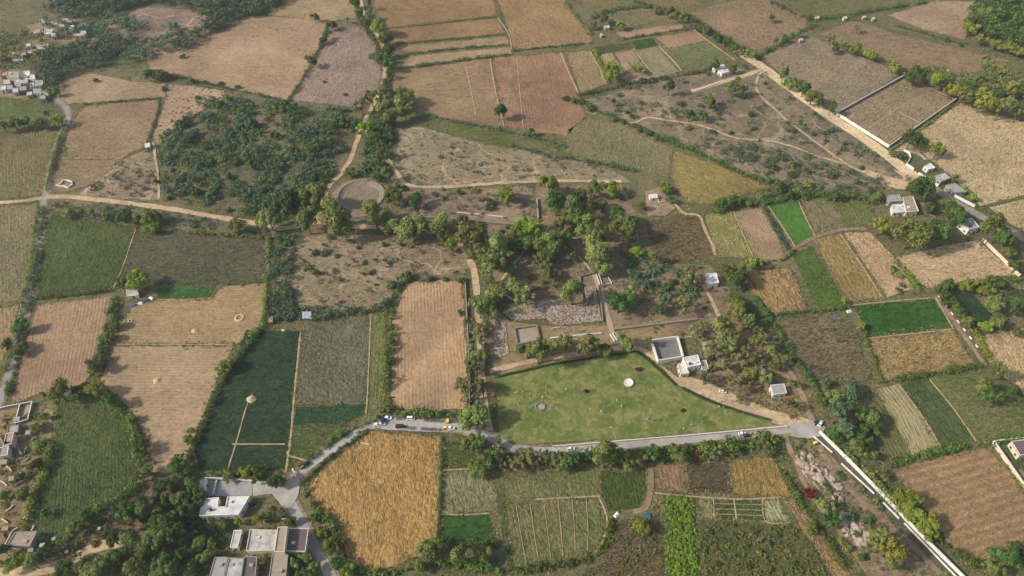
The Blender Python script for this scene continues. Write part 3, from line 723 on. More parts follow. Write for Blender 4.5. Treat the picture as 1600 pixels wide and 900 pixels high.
# pale earth balks that rule the plots
BALK = plain('balk_earth', (166, 144, 112), 0.95, 0.35, 0.4)
BALKS = [
 ([(470,518),(466,560),(460,620),(455,680),(447,738)], 1.3, 'pale balk between the deep green and olive fields'),
 ([(580,491),(577,560),(574,625),(572,648)], 0.9, 'pale balk beside the thin green strip'),
 ([(363,694),(448,694)], 0.8, 'short cross balk in the deep green field'),
 ([(394,615),(384,640),(370,690),(356,734)], 0.8, 'bent balk down the deep green field'),
 ([(449,705),(452,712),(482,720)], 0.9, 'balk stub reaching the road from the deep green field'),
 ([(213,357),(200,395),(192,418),(178,450)], 0.9, 'green edged balk beside the dark green crop'),
 ([(766,92),(774,140),(788,198)], 1.3, 'long pale furrow line down the red brown fields'),
 ([(728,103),(736,140),(744,180)], 0.9, 'faint furrow line in the red brown field'),
 ([(876,82),(890,115),(905,147)], 1.3, 'pale balk before the narrow brown field'),
 ([(922,80),(936,105),(948,132)], 1.3, 'pale balk beside the leafy farmyard trees'),
 ([(808,90),(812,140),(818,200)], 0.7, 'faint furrow line beside the lone round tree'),
 ([(1355,203),(1410,165),(1455,145)], 1.0, 'pale line crossing the walled plot lengthwise'),
 ([(1404,175),(1440,193)], 1.0, 'short pale line crossing the walled plot'),
 ([(990,76),(1012,106),(1030,121)], 1.1, 'pale balk before the pale striped plot'),
 ([(1030,73),(1052,95),(1066,112)], 1.6, 'pale balk beside the plot with a bare middle'),
 ([(1085,47),(1105,63),(1150,95)], 1.2, 'pale balk below the tree belt'),
 ([(778,27),(795,54),(800,78)], 1.0, 'balk beside the large orange brown field'),
 ([(1023,770),(1060,774),(1116,778),(1160,780),(1218,777)], 0.9, 'pale balk above the bright leafy strip'),
 ([(1115,779),(1116,809)], 0.6, 'pale cross balk beside the small pale grey plot'),
 ([(1147,780),(1151,812)], 0.7, 'pale balk splitting the ruled green plot'),
 ([(1191,780),(1197,815),(1236,817)], 0.7, 'pale bent balk beside the tan green plot'),
 ([(838,780),(938,775)], 0.9, 'pale balk across the striped olive field'),
 ([(692,735),(740,732)], 0.9, 'pale balk below the small green plot'),
 ([(936,776),(947,802),(949,820),(938,856),(915,872)], 1.0, 'curved balk round the striped olive corner'),
 ([(1404,600),(1440,649),(1472,701)], 0.8, 'thin balk beside the long pale strips'),
 ([(1452,592),(1490,639),(1526,690)], 0.8, 'thin balk beside the dark green stripes'),
 ([(1199,320),(1220,350),(1242,385)], 0.8, 'brown balk on the west side of the vivid plot'),
 ([(1247,313),(1260,342),(1274,370)], 0.8, 'brown balk on the east side of the vivid plot'),
 ([(1332,477),(1400,470),(1460,465)], 0.9, 'brown balk above the emerald crop'),
 ([(1350,529),(1420,522),(1490,514)], 0.9, 'brown balk below the emerald crop'),
 ([(1462,466),(1476,490),(1490,514)], 0.9, 'brown balk on the lane side of the emerald crop'),
 ([(246,468),(290,468),(330,466)], 0.7, 'brown balk below the small bright green plot'),
 ([(690,804),(730,804),(766,802)], 0.7, 'brown balk above the bright green patch'),
 ([(1378,464),(1340,405),(1313,366)], 0.8, 'thin balk beside the bold gold rows'),
 ([(1145,330),(1180,408)], 0.8, 'thin balk beside the smooth tan plot'),
 ([(182,538),(366,539)], 0.8, 'weedy balk across the big ploughed field'),
 ([(97,247),(192,247)], 1.0, 'pale balk under the weedy topped brown field'),
 ([(1270,752),(1300,790),(1340,850)], 0.8, 'pale edge line beside the rock heap track'),
]
for k in range(5):
    t = k / 5.0
    BALKS.append(([(1374 + 28 * t, 607 - 6 * t), (1392 + 30 * t + 14, 650 - 3 * t), (1428 + 40 * t, 711 - 9 * t)], 0.4, ('first','second','third','fourth','fifth')[k] + ' thin line from the west in the long pale strips'))
for k in range(3):
    BALKS.append(([(1117, 787 + 8 * k), (1192, 789 + 8.5 * k)], 0.35, ('upper','middle','lower')[k] + ' thin line ruling the small green plot'))
for k in range(6):
    BALKS.append(([(806 + 22 * k, 786 - 1.5 * k), (814 + 21 * k, 835 - 1 * k), (823 + 19 * k, 884 - 5 * k)], 0.34, ('first','second','third','fourth','fifth','sixth')[k] + ' thin strip line from the west in the striped olive field'))
for i, (pts, w, lb) in enumerate(BALKS):
    pl = smoothline(W(pts), 6)
    L = np.r_[0, np.cumsum(np.linalg.norm(np.diff(pl, axis=0), axis=1))]; s = np.arange(0, L[-1] + 1, 2.0)
    pl = np.c_[np.interp(s, L, pl[:, 0]), np.interp(s, L, pl[:, 1])]
    pl = wobble(pl, 3, 0.35, False)
    d = np.gradient(pl, axis=0); d /= np.linalg.norm(d, axis=1)[:, None] + 1e-9; nn = np.c_[-d[:, 1], d[:, 0]]
    hw = np.array([w * (0.5 + 0.3 * mnoise.noise(Vector((p[0] * 0.3, p[1] * 0.3, i)))) for p in pl])[:, None]
    n = len(pl); zt = 0.30 + 0.003 * (i % 20)
    V = np.r_[np.c_[pl + nn * hw, np.full(n, 0.1)], np.c_[pl + nn * hw * 0.5, np.full(n, zt)], np.c_[pl - nn * hw * 0.5, np.full(n, zt)], np.c_[pl - nn * hw, np.full(n, 0.1)]]
    F = [(b * n + k, (b + 1) * n + k, (b + 1) * n + k + 1, b * n + k + 1) for b in range(3) for k in range(n - 1)]
    link('earth_balk', mk_mesh('earth_balk', V, F, [BALK]), kind='structure', label=lb, category='balk')
# ================================================================ TREES AND BUSHES
LEAF = {
 'dark':   leaf_mat('leaves_dark_green', (52,76,36), (104,124,58)),
 'olive':  leaf_mat('leaves_olive_green', (88,104,50), (150,152,86)),
 'bright': leaf_mat('leaves_yellow_green', (88,112,36), (150,160,62)),
 'yellow': leaf_mat('leaves_autumn_yellow', (106,114,42), (158,154,66)),
 'scrub':  leaf_mat('leaves_grey_green', (60,82,58), (108,126,90)),
 'dry':    leaf_mat('leaves_dry_brown', (92,98,56), (144,142,88)),
 'red':    leaf_mat('leaves_crimson', (96,30,40), (134,50,58)),
 'mid':    leaf_mat('leaves_mid_green', (78,96,46), (132,138,72)),
 'hedge':  leaf_mat('leaves_hedge', (54,82,36), (116,134,60), True),
}
BARK = plain('bark', (112, 96, 78), 0.95, 0.35, 2.0, 0.6)

def leaf_cloud(centers, radii, per, size, rs, droop=0.0, flat=1.0):
    """leaf sprays on the outside of each clump; returns verts, quads, tint"""
    Vs, Rn = [], []
    for (c, r) in zip(centers, radii):
        n = max(8, int(per * (r / np.mean(radii)) ** 1.5))
        d = rs.normal(size=(n, 3)); d /= np.linalg.norm(d, axis=1)[:, None]
        d[:, 2] = np.where(d[:, 2] < -0.55, -d[:, 2], d[:, 2])
        p = c + d * (r * rs.uniform(0.55, 1.22, n))[:, None] * np.array([1, 1, flat])
        nrm = d * 1.1 + rs.normal(size=(n, 3)) * 0.38; nrm[:, 2] -= droop; nrm /= np.linalg.norm(nrm, axis=1)[:, None]
        t = np.cross(nrm, rs.normal(size=(n, 3))); t /= np.linalg.norm(t, axis=1)[:, None] + 1e-9
        b = np.cross(nrm, t)
        s = (size * rs.uniform(0.6, 1.35, n))[:, None]
        Vs.append(np.stack([p - t * s, p - b * s * 0.62, p + t * s, p + b * s * 0.62], 1).reshape(-1, 3))
        Rn.append(np.clip(rs.uniform(0, 1) * 0.55 + rs.random(n) * 0.45, 0, 1))
    V = np.concatenate(Vs); return V, np.arange(len(V)).reshape(-1, 4), np.concatenate(Rn)

def crown_variant(seed, kind):
    """crown of unit spread (diameter about 1, base of crown near z = 0.25)"""
    rs = np.random.default_rng(seed)
    if kind == 'tall':   n, ex, zc, r0 = 17, (0.30, 0.30, 0.46), 0.85, 0.17
    elif kind == 'sparse': n, ex, zc, r0 = 15, (0.40, 0.40, 0.24), 0.62, 0.12
    elif kind == 'shrub': n, ex, zc, r0 = 9, (0.36, 0.36, 0.16), 0.26, 0.20
    else: n, ex, zc, r0 = 24, (0.37, 0.37, 0.27), 0.60, 0.17
    cs, rr = [], []
    while len(cs) < n:
        d = rs.normal(size=3); d /= np.linalg.norm(d)
        if d[2] < -0.45: continue
        c = d * np.array(ex) * rs.uniform(0.45, 1.2) * (1 + 0.22 * math.sin(2 * math.atan2(d[1], d[0]) + seed))
        c[0] += 0.05 * math.sin(seed); c[1] += 0.05 * math.cos(seed * 1.7)
        c[2] += zc
        if all(np.linalg.norm(c - q) > r0 * 0.55 for q in cs):
            cs.append(c); rr.append(r0 * rs.choice([0.45, 0.65, 0.9, 1.15]))
    per = {'sparse': 85, 'shrub': 75}.get(kind, 135)
    sz = {'sparse': 0.036, 'shrub': 0.07}.get(kind, 0.045)
    V, F, R = leaf_cloud(cs, rr, per, sz, rs)
    return V, F, R, cs

def trunk_variant(seed, cs, kind):
    rs = random.Random(seed); m = MB()
    top = Vector((rs.uniform(-.03, .03), rs.uniform(-.03, .03), 0.36))
    if kind == 'shrub': top.z = 0.1
    r = 0.034 if kind != 'shrub' else 0.03
    m.tube((0, 0, -0.06), top * 0.5, r * 1.35, r * 1.0, 7); m.tube(top * 0.5, top, r, r * 0.85, 7)
    for c in cs[:9 if kind != 'sparse' else 15]:
        c = Vector(c); mid = top.lerp(c, 0.5) + Vector((0, 0, -0.03))
        m.tube(top, mid, r * 0.55, r * 0.35, 5); m.tube(mid, c, r * 0.35, r * 0.12, 5)
        if kind == 'sparse':
            for _ in range(3):
                e = c + Vector((rs.uniform(-1, 1), rs.uniform(-1, 1), rs.uniform(-.2, 1))) * 0.13
                m.tube(c, e, r * 0.13, r * 0.05, 4)
    return m.mesh('trunk', BARK)

VARIANTS = {}
for kind, nv in (('round', 10), ('tall', 5), ('sparse', 6), ('shrub', 7)):
    for k in range(nv):
        V, F, R, cs = crown_variant(100 * len(kind) + k * 7 + 1, kind)
        VARIANTS.setdefault(kind, []).append((V, F, R, trunk_variant(k, cs, kind)))
_crown_mesh = {}
def crown_mesh(kind, k, leaf):
    key = (kind, k, leaf)
    if key not in _crown_mesh:
        V, F, R, _ = VARIANTS[kind][k]
        _crown_mesh[key] = mk_mesh('crown', V, F, [LEAF[leaf]], rnd=R)
    return _crown_mesh[key]

REG = []      # things that get their label from their neighbourhood
LOOK = {'dark': 'dark green leafy tree', 'mid': 'mid green leafy tree', 'olive': 'olive green spreading tree', 'bright': 'bright yellow green tree', 'yellow': 'yellowing autumn tree',
        'scrub': 'grey green low tree', 'dry': 'dry brownish half bare tree', 'red': 'crimson flowering bush'}
NTREE = [0]
def tree(px, py, d, leaf='dark', kind=None, group=None):
    """px, py: middle of the crown; d: crown width, both as surveyed on the photo"""
    i = NTREE[0]; NTREE[0] += 1; r = random.Random(i * 13 + 5)
    if leaf == 'dark' and r.random() < 0.45: leaf = 'mid'
    D = max(2.2, d * mpp(px, py) * 1.10)
    kind = kind or ('sparse' if leaf == 'dry' else ('tall' if r.random() < 0.2 and leaf in ('olive', 'dark', 'scrub', 'mid') else ('sparse' if r.random() < 0.16 else 'round')))
    zc = {'round': 0.60, 'tall': 0.80, 'sparse': 0.58}[kind] * D
    p = on(px, py, zc)
    root = empty({'dry': 'sparse_tree', 'olive': 'spreading_tree', 'bright': 'pale_leaf_tree', 'yellow': 'pale_leaf_tree', 'red': 'flowering_tree'}.get(leaf, 'broadleaf_tree'), p, r.uniform(0, 6.28))
    sv = r.uniform(.82, 1.14); root.scale = (D * sv * r.uniform(.84, 1.16), D * sv * r.uniform(.84, 1.16), D * r.uniform(.78, 1.18))
    k = r.randrange(len(VARIANTS[kind]))
    link('trunk', VARIANTS[kind][k][3], root)
    link('crown', crown_mesh(kind, k, leaf), root)
    REG.append((root, LOOK[leaf], 'tree', group or 'trees across the fields', (px, py)))
    return root

NSH = [0]
def shrub(px, py, d, leaf='scrub', p=None):
    i = NSH[0]; NSH[0] += 1; r = random.Random(i * 31 + 9)
    D = max(1.2, d * mpp(px, py))
    p = on(px, py, 0.2 * D) if p is None else p
    k = r.randrange(len(VARIANTS['shrub']))
    root = empty('shrub', p, r.uniform(0, 6.28))
    root.scale = (D * r.uniform(.85, 1.15), D * r.uniform(.85, 1.15), D * r.uniform(.8, 1.3))
    link('stem', VARIANTS['shrub'][k][3], root)
    link('foliage', crown_mesh('shrub', k, leaf), root)
    nm = {'scrub': 'low grey green shrub', 'dark': 'dark green bush', 'olive': 'olive green bush', 'bright': 'bright green bush', 'red': 'crimson bush', 'yellow': 'yellowish bush'}[leaf]
    REG.append((root, nm, 'shrub', 'shrubs of the rough ground and field edges', (px, py)))

D_, O_, B_, Y_, S_, X_ = 'dark', 'olive', 'bright', 'yellow', 'scrub', 'dry'
TREES = [
 # tree lined track at the top
 (625,150,30,O_),(602,146,28,O_),(580,150,22,D_),(632,172,30,O_),(564,166,24,D_),(604,186,22,O_),(568,200,28,B_),(598,163,24,O_),(592,43,24,B_),(605,62,18,D_),(606,80,18,D_),
 (590,88,20,D_),(608,100,18,D_),(608,115,16,D_),(571,38,18,D_),(560,18,16,D_),(576,22,18,D_),(554,4,16,D_),(578,6,16,D_),(542,31,11,B_),(518,39,14,D_),(508,54,15,D_),(487,96,15,D_),(492,27,12,D_),(505,62,12,D_),
 (780,175,22,D_),(826,205,16,D_),(640,160,22,O_),
 # farm plots and tree belt
 (958,108,25,B_),(966,122,20,B_),(993,102,19,B_),(970,38,15,B_),(943,30,15,D_),(928,38,13,D_),(1028,14,13,D_),(1045,18,15,D_),(1056,24,15,D_),(1070,31,19,D_),(1090,40,15,D_),(1102,45,14,D_),(1120,58,14,D_),
 (1135,68,14,D_),(1146,76,14,D_),(1165,81,14,O_),(1178,86,12,D_),(1147,133,24,D_),(1163,138,14,O_),(1110,158,21,D_),(1046,135,18,S_),(1100,180,16,D_),(1078,178,16,D_),(1118,104,12,D_),(1146,108,12,D_),
 (1205,28,13,B_),(1247,49,12,O_),(1225,58,11,D_),(1210,66,13,D_),(1340,45,13,B_),(1297,60,13,O_),(1314,67,17,O_),(1306,77,11,D_),(1331,78,12,B_),(1341,77,14,O_),(1357,85,14,Y_),(1368,89,14,B_),(1397,102,19,Y_),
 (1432,118,26,D_),(1460,128,24,B_),(1489,139,25,Y_),(1516,134,22,D_),(1505,148,22,O_),(1528,124,18,D_),(1535,158,30,Y_),(1566,168,26,O_),(1590,178,24,Y_),(1530,62,15,Y_),(1541,64,14,B_),(1557,68,17,Y_),(1577,72,19,Y_),(1594,78,18,Y_),
 (1515,45,18,Y_),(1522,28,22,D_),(1540,22,24,D_),(1565,108,16,Y_),(1590,118,20,O_),(1545,100,18,O_),(1580,140,20,Y_),(1550,135,18,O_),(1560,150,16,D_),
 (1225,118,17,D_),(1238,129,20,D_),(1256,140,20,D_),(1270,150,24,D_),(1281,160,16,D_),(1299,170,14,D_),(1424,218,28,D_),(1443,222,14,B_),(1465,235,22,B_),(1407,242,13,S_),(1395,240,11,O_),
 # western lane and track
 (222,337,30,D_),(194,338,20,D_),(179,336,15,D_),(244,341,20,D_),(235,355,18,B_),(105,330,15,O_),(123,330,14,O_),(144,334,15,O_),(165,338,12,O_),(211,434,37,B_),(370,352,22,O_),(190,446,18,D_),
 (92,185,22,B_),(60,192,18,D_),(40,192,17,D_),(22,194,18,D_),(5,198,18,D_),(75,178,14,D_),(84,143,14,Y_),(95,195,12,Y_),
 # around the round basin
 (445,313,34,D_),(488,310,40,D_),(420,342,36,O_),(480,348,36,D_),(525,345,46,O_),(585,335,36,O_),(605,345,30,O_),(634,352,36,O_),(656,356,30,O_),(692,352,32,O_),(720,345,24,D_),(735,366,44,O_),(704,384,18,B_),
 (620,300,30,D_),(650,314,24,D_),(546,268,16,B_),(690,372,18,D_),(632,320,14,D_),(465,300,20,D_),(505,325,20,D_),
 # the grove
 (790,300,32,B_),(776,378,40,O_),(748,396,36,O_),(770,404,34,D_),(760,424,32,O_),(800,362,30,D_),(818,358,26,B_),(836,360,28,B_),(848,368,20,D_),(858,290,26,B_),(870,312,36,D_),(902,320,36,D_),(930,296,26,D_),(957,292,28,B_),
 (916,345,32,D_),(960,336,24,D_),(975,356,40,D_),(926,358,28,D_),(870,356,24,D_),(860,382,32,D_),(848,402,32,D_),(856,422,30,D_),(880,372,24,D_),(935,372,36,O_),(936,396,38,O_),(940,418,32,O_),(812,385,26,D_),(790,395,24,D_),
 (828,378,26,D_),(845,385,22,O_),(940,320,24,D_),(885,340,24,D_),(990,345,22,D_),(985,375,20,D_),(912,303,20,D_),(800,420,20,O_),(890,398,18,D_),
 (820,460,40,O_),(895,454,38,O_),(800,448,24,O_),(968,472,38,D_),(980,462,24,O_),(776,456,28,O_),(762,468,26,O_),
 (1002,322,16,D_),(1038,293,15,B_),(1048,312,16,D_),(1068,432,36,X_),(997,392,20,B_),(1022,402,18,O_),(1178,410,22,B_),(1152,432,30,D_),(1160,420,22,O_),(1138,420,18,D_),(1130,316,18,D_),(1150,312,16,D_),(1170,318,11,B_),(1190,306,13,D_),(1218,290,18,D_),(1232,300,18,D_),(1246,298,13,B_),(1264,286,12,B_),
 # roadside houses
 (1437,296,38,D_),(1378,350,36,Y_),(1425,366,46,D_),(1470,362,40,D_),(1495,332,32,D_),(1414,345,15,O_),(1452,325,18,D_),(1476,318,18,D_),(1549,358,38,D_),(1566,374,30,D_),(1576,392,22,D_),(1592,412,30,D_),(1560,438,24,D_),(1480,445,24,D_),(1511,447,22,B_),(1540,450,22,B_),
 (1374,306,16,D_),(1328,302,14,D_),(1308,306,14,D_),(1508,295,12,B_),(1522,308,14,B_),(1490,280,13,O_),
 # eastern plots
 (1486,472,18,D_),(1498,488,18,D_),(1512,505,16,O_),(1475,460,16,D_),(1345,508,15,Y_),(1318,470,11,Y_),(1555,582,28,D_),(1538,604,26,D_),(1556,624,34,D_),(1582,610,20,D_),(1556,472,32,D_),(1562,502,22,D_),(1540,508,16,B_),(1582,482,20,D_),(1535,455,18,D_),(1590,520,14,D_),
 (1300,620,24,D_),(1326,614,26,S_),(1310,646,32,S_),(1336,640,32,D_),(1356,650,28,D_),(1320,672,32,S_),(1346,678,30,D_),(1366,666,22,D_),(1302,676,26,D_),(1340,705,26,D_),(1362,712,22,D_),(1290,600,16,D_),
 (1418,780,28,B_),(1432,802,30,B_),(1452,822,34,B_),(1388,858,42,Y_),(1372,842,28,O_),(1288,790,34,O_),(1300,810,24,D_),(1575,868,34,D_),(1552,888,28,D_),(1594,862,30,D_),(1376,738,24,X_),(1270,826,16,D_),(1395,884,26,D_),
 # dry park
 (842,548,38,O_),(824,550,26,O_),(886,536,30,O_),(926,539,34,O_),(946,546,22,O_),(976,536,24,O_),(1012,536,20,X_),(1040,470,24,S_),(1070,476,34,X_),(1030,482,18,S_),(1092,516,28,X_),(1130,510,36,O_),(1156,490,26,O_),(1150,470,24,D_),
 (1152,530,28,X_),(1120,546,28,X_),(1132,566,32,X_),(1146,590,32,X_),(1102,592,26,X_),(1164,562,30,X_),(1178,536,26,O_),(1185,560,22,X_),(1168,600,24,X_),(1196,590,20,O_),(1210,570,18,D_),(1234,630,22,X_),(1250,636,18,X_),(1172,505,22,D_),(1188,520,20,O_),
 (750,480,30,O_),(738,504,24,X_),(740,540,30,X_),(738,564,26,X_),(726,602,30,X_),(755,612,28,X_),(740,650,36,O_),(736,688,30,O_),(758,505,20,O_),(746,582,22,X_),(770,640,18,X_),(752,530,24,X_),(748,556,22,O_),(744,600,24,X_),(752,632,24,X_),(730,625,20,X_),(745,520,20,O_),(742,470,22,O_),(735,580,20,X_),(756,660,24,O_),(730,665,22,X_),(768,490,20,O_),(780,690,22,X_),(1140,545,24,O_),(1112,575,20,X_),(1176,580,22,O_),(1158,620,18,X_),(1205,545,20,O_),(1222,560,18,D_),(1240,600,20,D_),(862,545,22,O_),(905,545,20,X_),
 (752,702,36,D_),(768,718,30,D_),(746,728,28,D_),(782,708,36,X_),(800,724,30,X_),(822,716,36,X_),(850,712,30,X_),(872,724,26,D_),(896,722,26,D_),(945,714,38,O_),(976,714,32,D_),(996,716,26,D_),(1022,710,26,D_),(1056,708,26,D_),(1090,711,15,'red'),(1118,704,22,X_),(1150,700,18,D_),(1190,696,20,D_),(1206,706,16,D_),
 # lower trees
 (674,858,28,D_),(718,866,32,O_),(752,865,28,O_),(656,886,20,D_),(492,808,17,D_),(501,831,18,B_),(513,855,28,D_),(526,877,26,D_),(541,892,20,B_),(1266,770,18,'red'),(1003,826,19,B_),
 (90,612,32,D_),(148,608,30,Y_),(172,624,28,D_),(204,654,13,Y_),(350,573,22,B_),(145,572,20,D_),(150,562,18,D_),(168,525,18,D_),(174,505,18,D_),(30,508,22,D_),(26,545,20,D_),(12,540,18,D_),(66,618,13,D_),(116,610,14,D_),
 (275,722,28,D_),(292,738,22,D_),(294,686,16,B_),(298,672,12,Y_),(218,698,22,D_),(221,716,18,B_),(218,745,26,D_),
 (235,845,38,D_),(256,872,36,D_),(214,882,32,D_),(188,872,28,D_),(284,866,22,D_),(160,886,32,O_),(134,892,28,O_),(270,832,32,D_),(246,818,28,D_),(200,802,26,D_),(222,790,26,D_),(280,776,26,D_),(290,798,28,D_),(303,802,17,B_),(240,770,24,D_),(262,758,22,D_),(310,845,22,D_),(296,888,24,D_),
 (357,742,19,O_),(385,738,19,B_),(401,745,19,D_),(432,753,21,D_),(408,804,24,Y_),(426,798,16,D_),(412,872,20,X_),(60,705,13,Y_),(54,728,18,D_),(60,695,14,B_),(30,745,14,D_),(75,860,22,D_),(50,880,26,D_),(20,880,22,B_),(118,822,22,D_),(136,806,24,D_),
 (492,886,20,D_),(478,872,16,D_),(205,845,26,D_),(180,845,22,D_),(225,865,28,D_),(245,890,28,D_),(272,890,26,D_),(310,780,22,D_),(300,760,22,D_),(255,785,22,D_),(238,800,22,D_),(268,808,22,D_),(318,870,22,D_),(330,850,16,B_),(348,818,14,D_),(372,816,14,B_),(330,814,14,O_),(100,890,24,D_),(112,870,18,D_),(5,860,18,D_),(72,800,14,D_),(40,768,16,D_),(22,722,14,D_),(55,668,14,O_),(68,650,14,B_),(8,775,14,O_),
 (470,905,24,D_),(460,880,18,O_),(455,815,14,D_),(610,182,20,D_),(585,215,18,D_),(596,235,20,D_),(585,255,18,D_),(604,270,18,D_),
]
for t in TREES: tree(*t)

# ---- bushes one can pick out, then the undergrowth that reads as one mass
SHRUBS = [(243,285,10),(261,311,10),(560,387,9),(600,382,9),(625,382,9),(640,386,8),(493,397,11),(507,397,11),(526,400,11),(580,427,9),(632,434,22),(612,446,20),(668,436,17),(695,436,11),(722,440,14),(570,410,8),(608,412,8),(480,420,13),(495,427,13),(530,437,8),(540,352,9),
 (768,318,12),(740,300,12),(718,300,12),(692,310,10),(765,325,14),(750,310,12),(680,303,11),(1028,422,14),(1015,428,16),(990,428,20),(985,415,18),(978,400,16),(1010,448,22),(1040,450,18),(1050,440,14),(1035,462,16),(1064,452,14),(720,490,9),(735,520,8),(1155,452,16),(1170,480,14),(1180,495,14),(1125,545,18),(1112,560,14),
 (885,155,14),(898,158,16),(925,172,14),(955,185,13),(974,190,12),(998,201,12),(1015,208,12),(1026,216,10),(982,136,10),(1005,128,12),(1020,126,12),(1040,122,10),(1068,127,10),(967,150,9),(958,158,8),(980,176,8),(1075,200,10),(1114,205,10),(1142,208,9),(1172,180,10),(1065,163,9),(1095,165,10),(1070,175,12),(1195,130,9),
 (1240,260,14),(1260,268,12),(1285,255,11),(1300,275,14),(1330,268,10),(1255,245,9),(1225,250,11),(1210,262,13),(1235,275,13),(1280,290,11),(1310,240,9),(1290,220,8),(1270,210,9),(1240,205,8),(1215,238,10),(1180,250,9),(1195,258,11),(1165,245,10),(1150,235,9),(1340,285,12),(1360,300,14),(1345,262,9),(1364,240,11),(1352,233,9),
 (1279,184,8),(1300,205,8),(1268,178,8),(1320,225,8),(296,126,12),(320,128,8),(346,131,9),(372,137,9),(247,122,24),(258,140,9),(150,126,9),(310,152,10),(284,90,9),(480,89,9),(507,128,7),(540,148,7),
 (1375,792,12),(1320,700,14),(1312,745,13),(1345,762,12),(1368,783,12),(1330,808,18),(1310,790,16),(1355,815,14),(1340,835,12),(1275,735,12),(1300,768,14),(1290,760,14),(1320,850,18),(1345,870,16),
 (1110,830,10),(1130,845,10),(1150,838,11),(1165,850,10),(1180,832,9),(1200,850,11),(1185,865,12),(1145,868,12),(1215,838,9),(1230,860,10),(1170,885,12),(1120,880,11),(1200,890,12),(1240,885,12),(1145,820,9),(1187,845,9),(1103,862,9),
 (150,850,12),(140,832,10),(225,812,14),(205,830,12),(165,838,14),(180,800,14),(160,812,12),(310,770,14),(318,800,14),(330,830,12),(300,825,16),(1400,430,14),(1410,445,12),(1408,455,11),(1395,420,10),(1540,90,10),(1500,70,9),(1480,62,9)]
for s in SHRUBS:
    shrub(*s, leaf=random.choice([S_, S_, D_, D_, O_]))
for px, py, d in ((996,578,9),(1067,642,9),(915,611,8)): shrub(px, py, d, 'red')

def scatter(n, outline, dmin, dmax, leaves, seed, made, lim=1.0):
    r = random.Random(seed); k = 0; xs = [p[0] for p in outline]; ys = [p[1] for p in outline]; arr = np.array(outline, float)
    out = []
    while len(out) < n and k < n * 60:
        k += 1
        x, y = r.uniform(min(xs), max(xs)), r.uniform(min(ys), max(ys))
        if not in_poly(np.array([[x, y]]), arr)[0]: continue
        g = mnoise.noise(Vector((x * 0.03, y * 0.045, seed)))
        if g < r.uniform(-0.1, 0.25): continue
        p = at(x, y)
        if min(float(seg_dist(np.array([[p.x, p.y]]), rd)[0]) - hw for rd, hw in ROADS) < 2.0: continue
        out.append((x, y, r.uniform(dmin, dmax), r.choice(leaves)))
    return out

MOUND = SCRUB[0][1]
extra = scatter(60, MOUND, 7, 26, [S_, S_, D_], 3, None)
extra += scatter(10, [(600,195),(615,190),(612,250),(600,290),(575,280),(560,262),(570,230)], 15, 20, [D_, S_], 4, None)
extra += scatter(12, [(432,380),(462,378),(455,440),(470,495),(420,500)], 13, 20, [S_, D_], 5, None)
for x, y, d, lf in extra: shrub(x, y, d, lf)

def mass(name, label, outline, n, dmin, dmax, leaf, seed, per=26, size=0.085, zk=0.28, category='undergrowth', keep=0.35, road_gap=1.0, cl=None):
    """growth that reads as one mass: many clumps of leaf sprays in one object"""
    rs = np.random.default_rng(seed); arr = np.array(outline, float)
    xy = rs.uniform(arr.min(0), arr.max(0), (n * 4, 2)); xy = xy[in_poly(xy, arr)]
    g = np.array([mnoise.fractal(Vector((x * 0.03, y * 0.045, seed)), 0.8, 2.0, 3) for x, y in xy])
    xy = (xy[g > rs.uniform(-0.9, 0.9 * keep + 0.2, len(xy))] if cl is None else xy[g > cl + rs.normal(0, 0.12, len(xy))])[:n]
    W3 = W(xy)
    ok = np.ones(len(W3), bool)
    for rd, hw in ROADS: ok &= seg_dist(W3, rd) > hw + road_gap
    W3, xy = W3[ok], xy[ok]; zz = H(W3)
    Vs, Rs = [], []
    for (p, q, z) in zip(W3, xy, zz):
        D = rs.uniform(dmin, dmax) * mpp(*q)
        m = int(rs.integers(2, 5))
        cs = [np.array([p[0] + rs.normal() * D * .25, p[1] + rs.normal() * D * .25, z + D * zk * rs.uniform(.7, 1.3)]) for _ in range(m)]
        V, F, R = leaf_cloud(cs, [D * rs.uniform(.2, .34) for _ in range(m)], per, D * size, rs)
        Vs.append(V); Rs.append(R)
    V = np.concatenate(Vs)
    return link(name, mk_mesh(name, V, np.arange(len(V)).reshape(-1, 4), [LEAF[leaf]], rnd=np.concatenate(Rs)), kind='stuff', label=label, category=category)

mass('wood', 'dense dark green wood along the far edge', [(120,-20),(470,-20),(455,2),(415,22),(385,28),(330,55),(290,80),(275,76),(318,52),(330,30),(285,14),(225,8),(180,25),(120,30),(75,20)], 620, 12, 20, 'scrub', 21, per=24, zk=0.5, keep=-0.4)
mass('wood', 'green belt of trees between the hamlet and the bare fields', [(75,85),(120,78),(170,60),(205,72),(170,100),(130,112),(95,122),(88,150),(72,150),(70,110)], 150, 12, 20, 'scrub', 22, per=24, zk=0.5, keep=0.0)
mass('wood', 'dense green wood filling the far eastern corner', [(1520,40),(1512,25),(1540,-20),(1640,-20),(1640,110),(1600,90),(1570,70),(1535,60)], 260, 14, 24, 'dark', 23, per=26, zk=0.5, keep=-0.5)
mass('wood', 'mixed trees and thicket behind the walled plot', [(1425,112),(1480,118),(1540,118),(1640,128),(1640,190),(1575,172),(1520,160),(1480,140)], 130, 12, 20, 'olive', 24, per=24, zk=0.45, keep=0.0)
mass('wood', 'tree belt among the hamlet roofs', [(-20,60),(40,50),(90,75),(75,100),(90,130),(40,105),(-20,115)], 60, 11, 18, 'olive', 25, per=24, zk=0.5)
mass('wood', 'bushes and trees across the scrub clearing below the far wood', [(60,15),(170,20),(235,40),(285,45),(290,72),(235,95),(190,100),(160,62),(90,60)], 150, 10, 18, 'scrub', 26, per=24, zk=0.45)
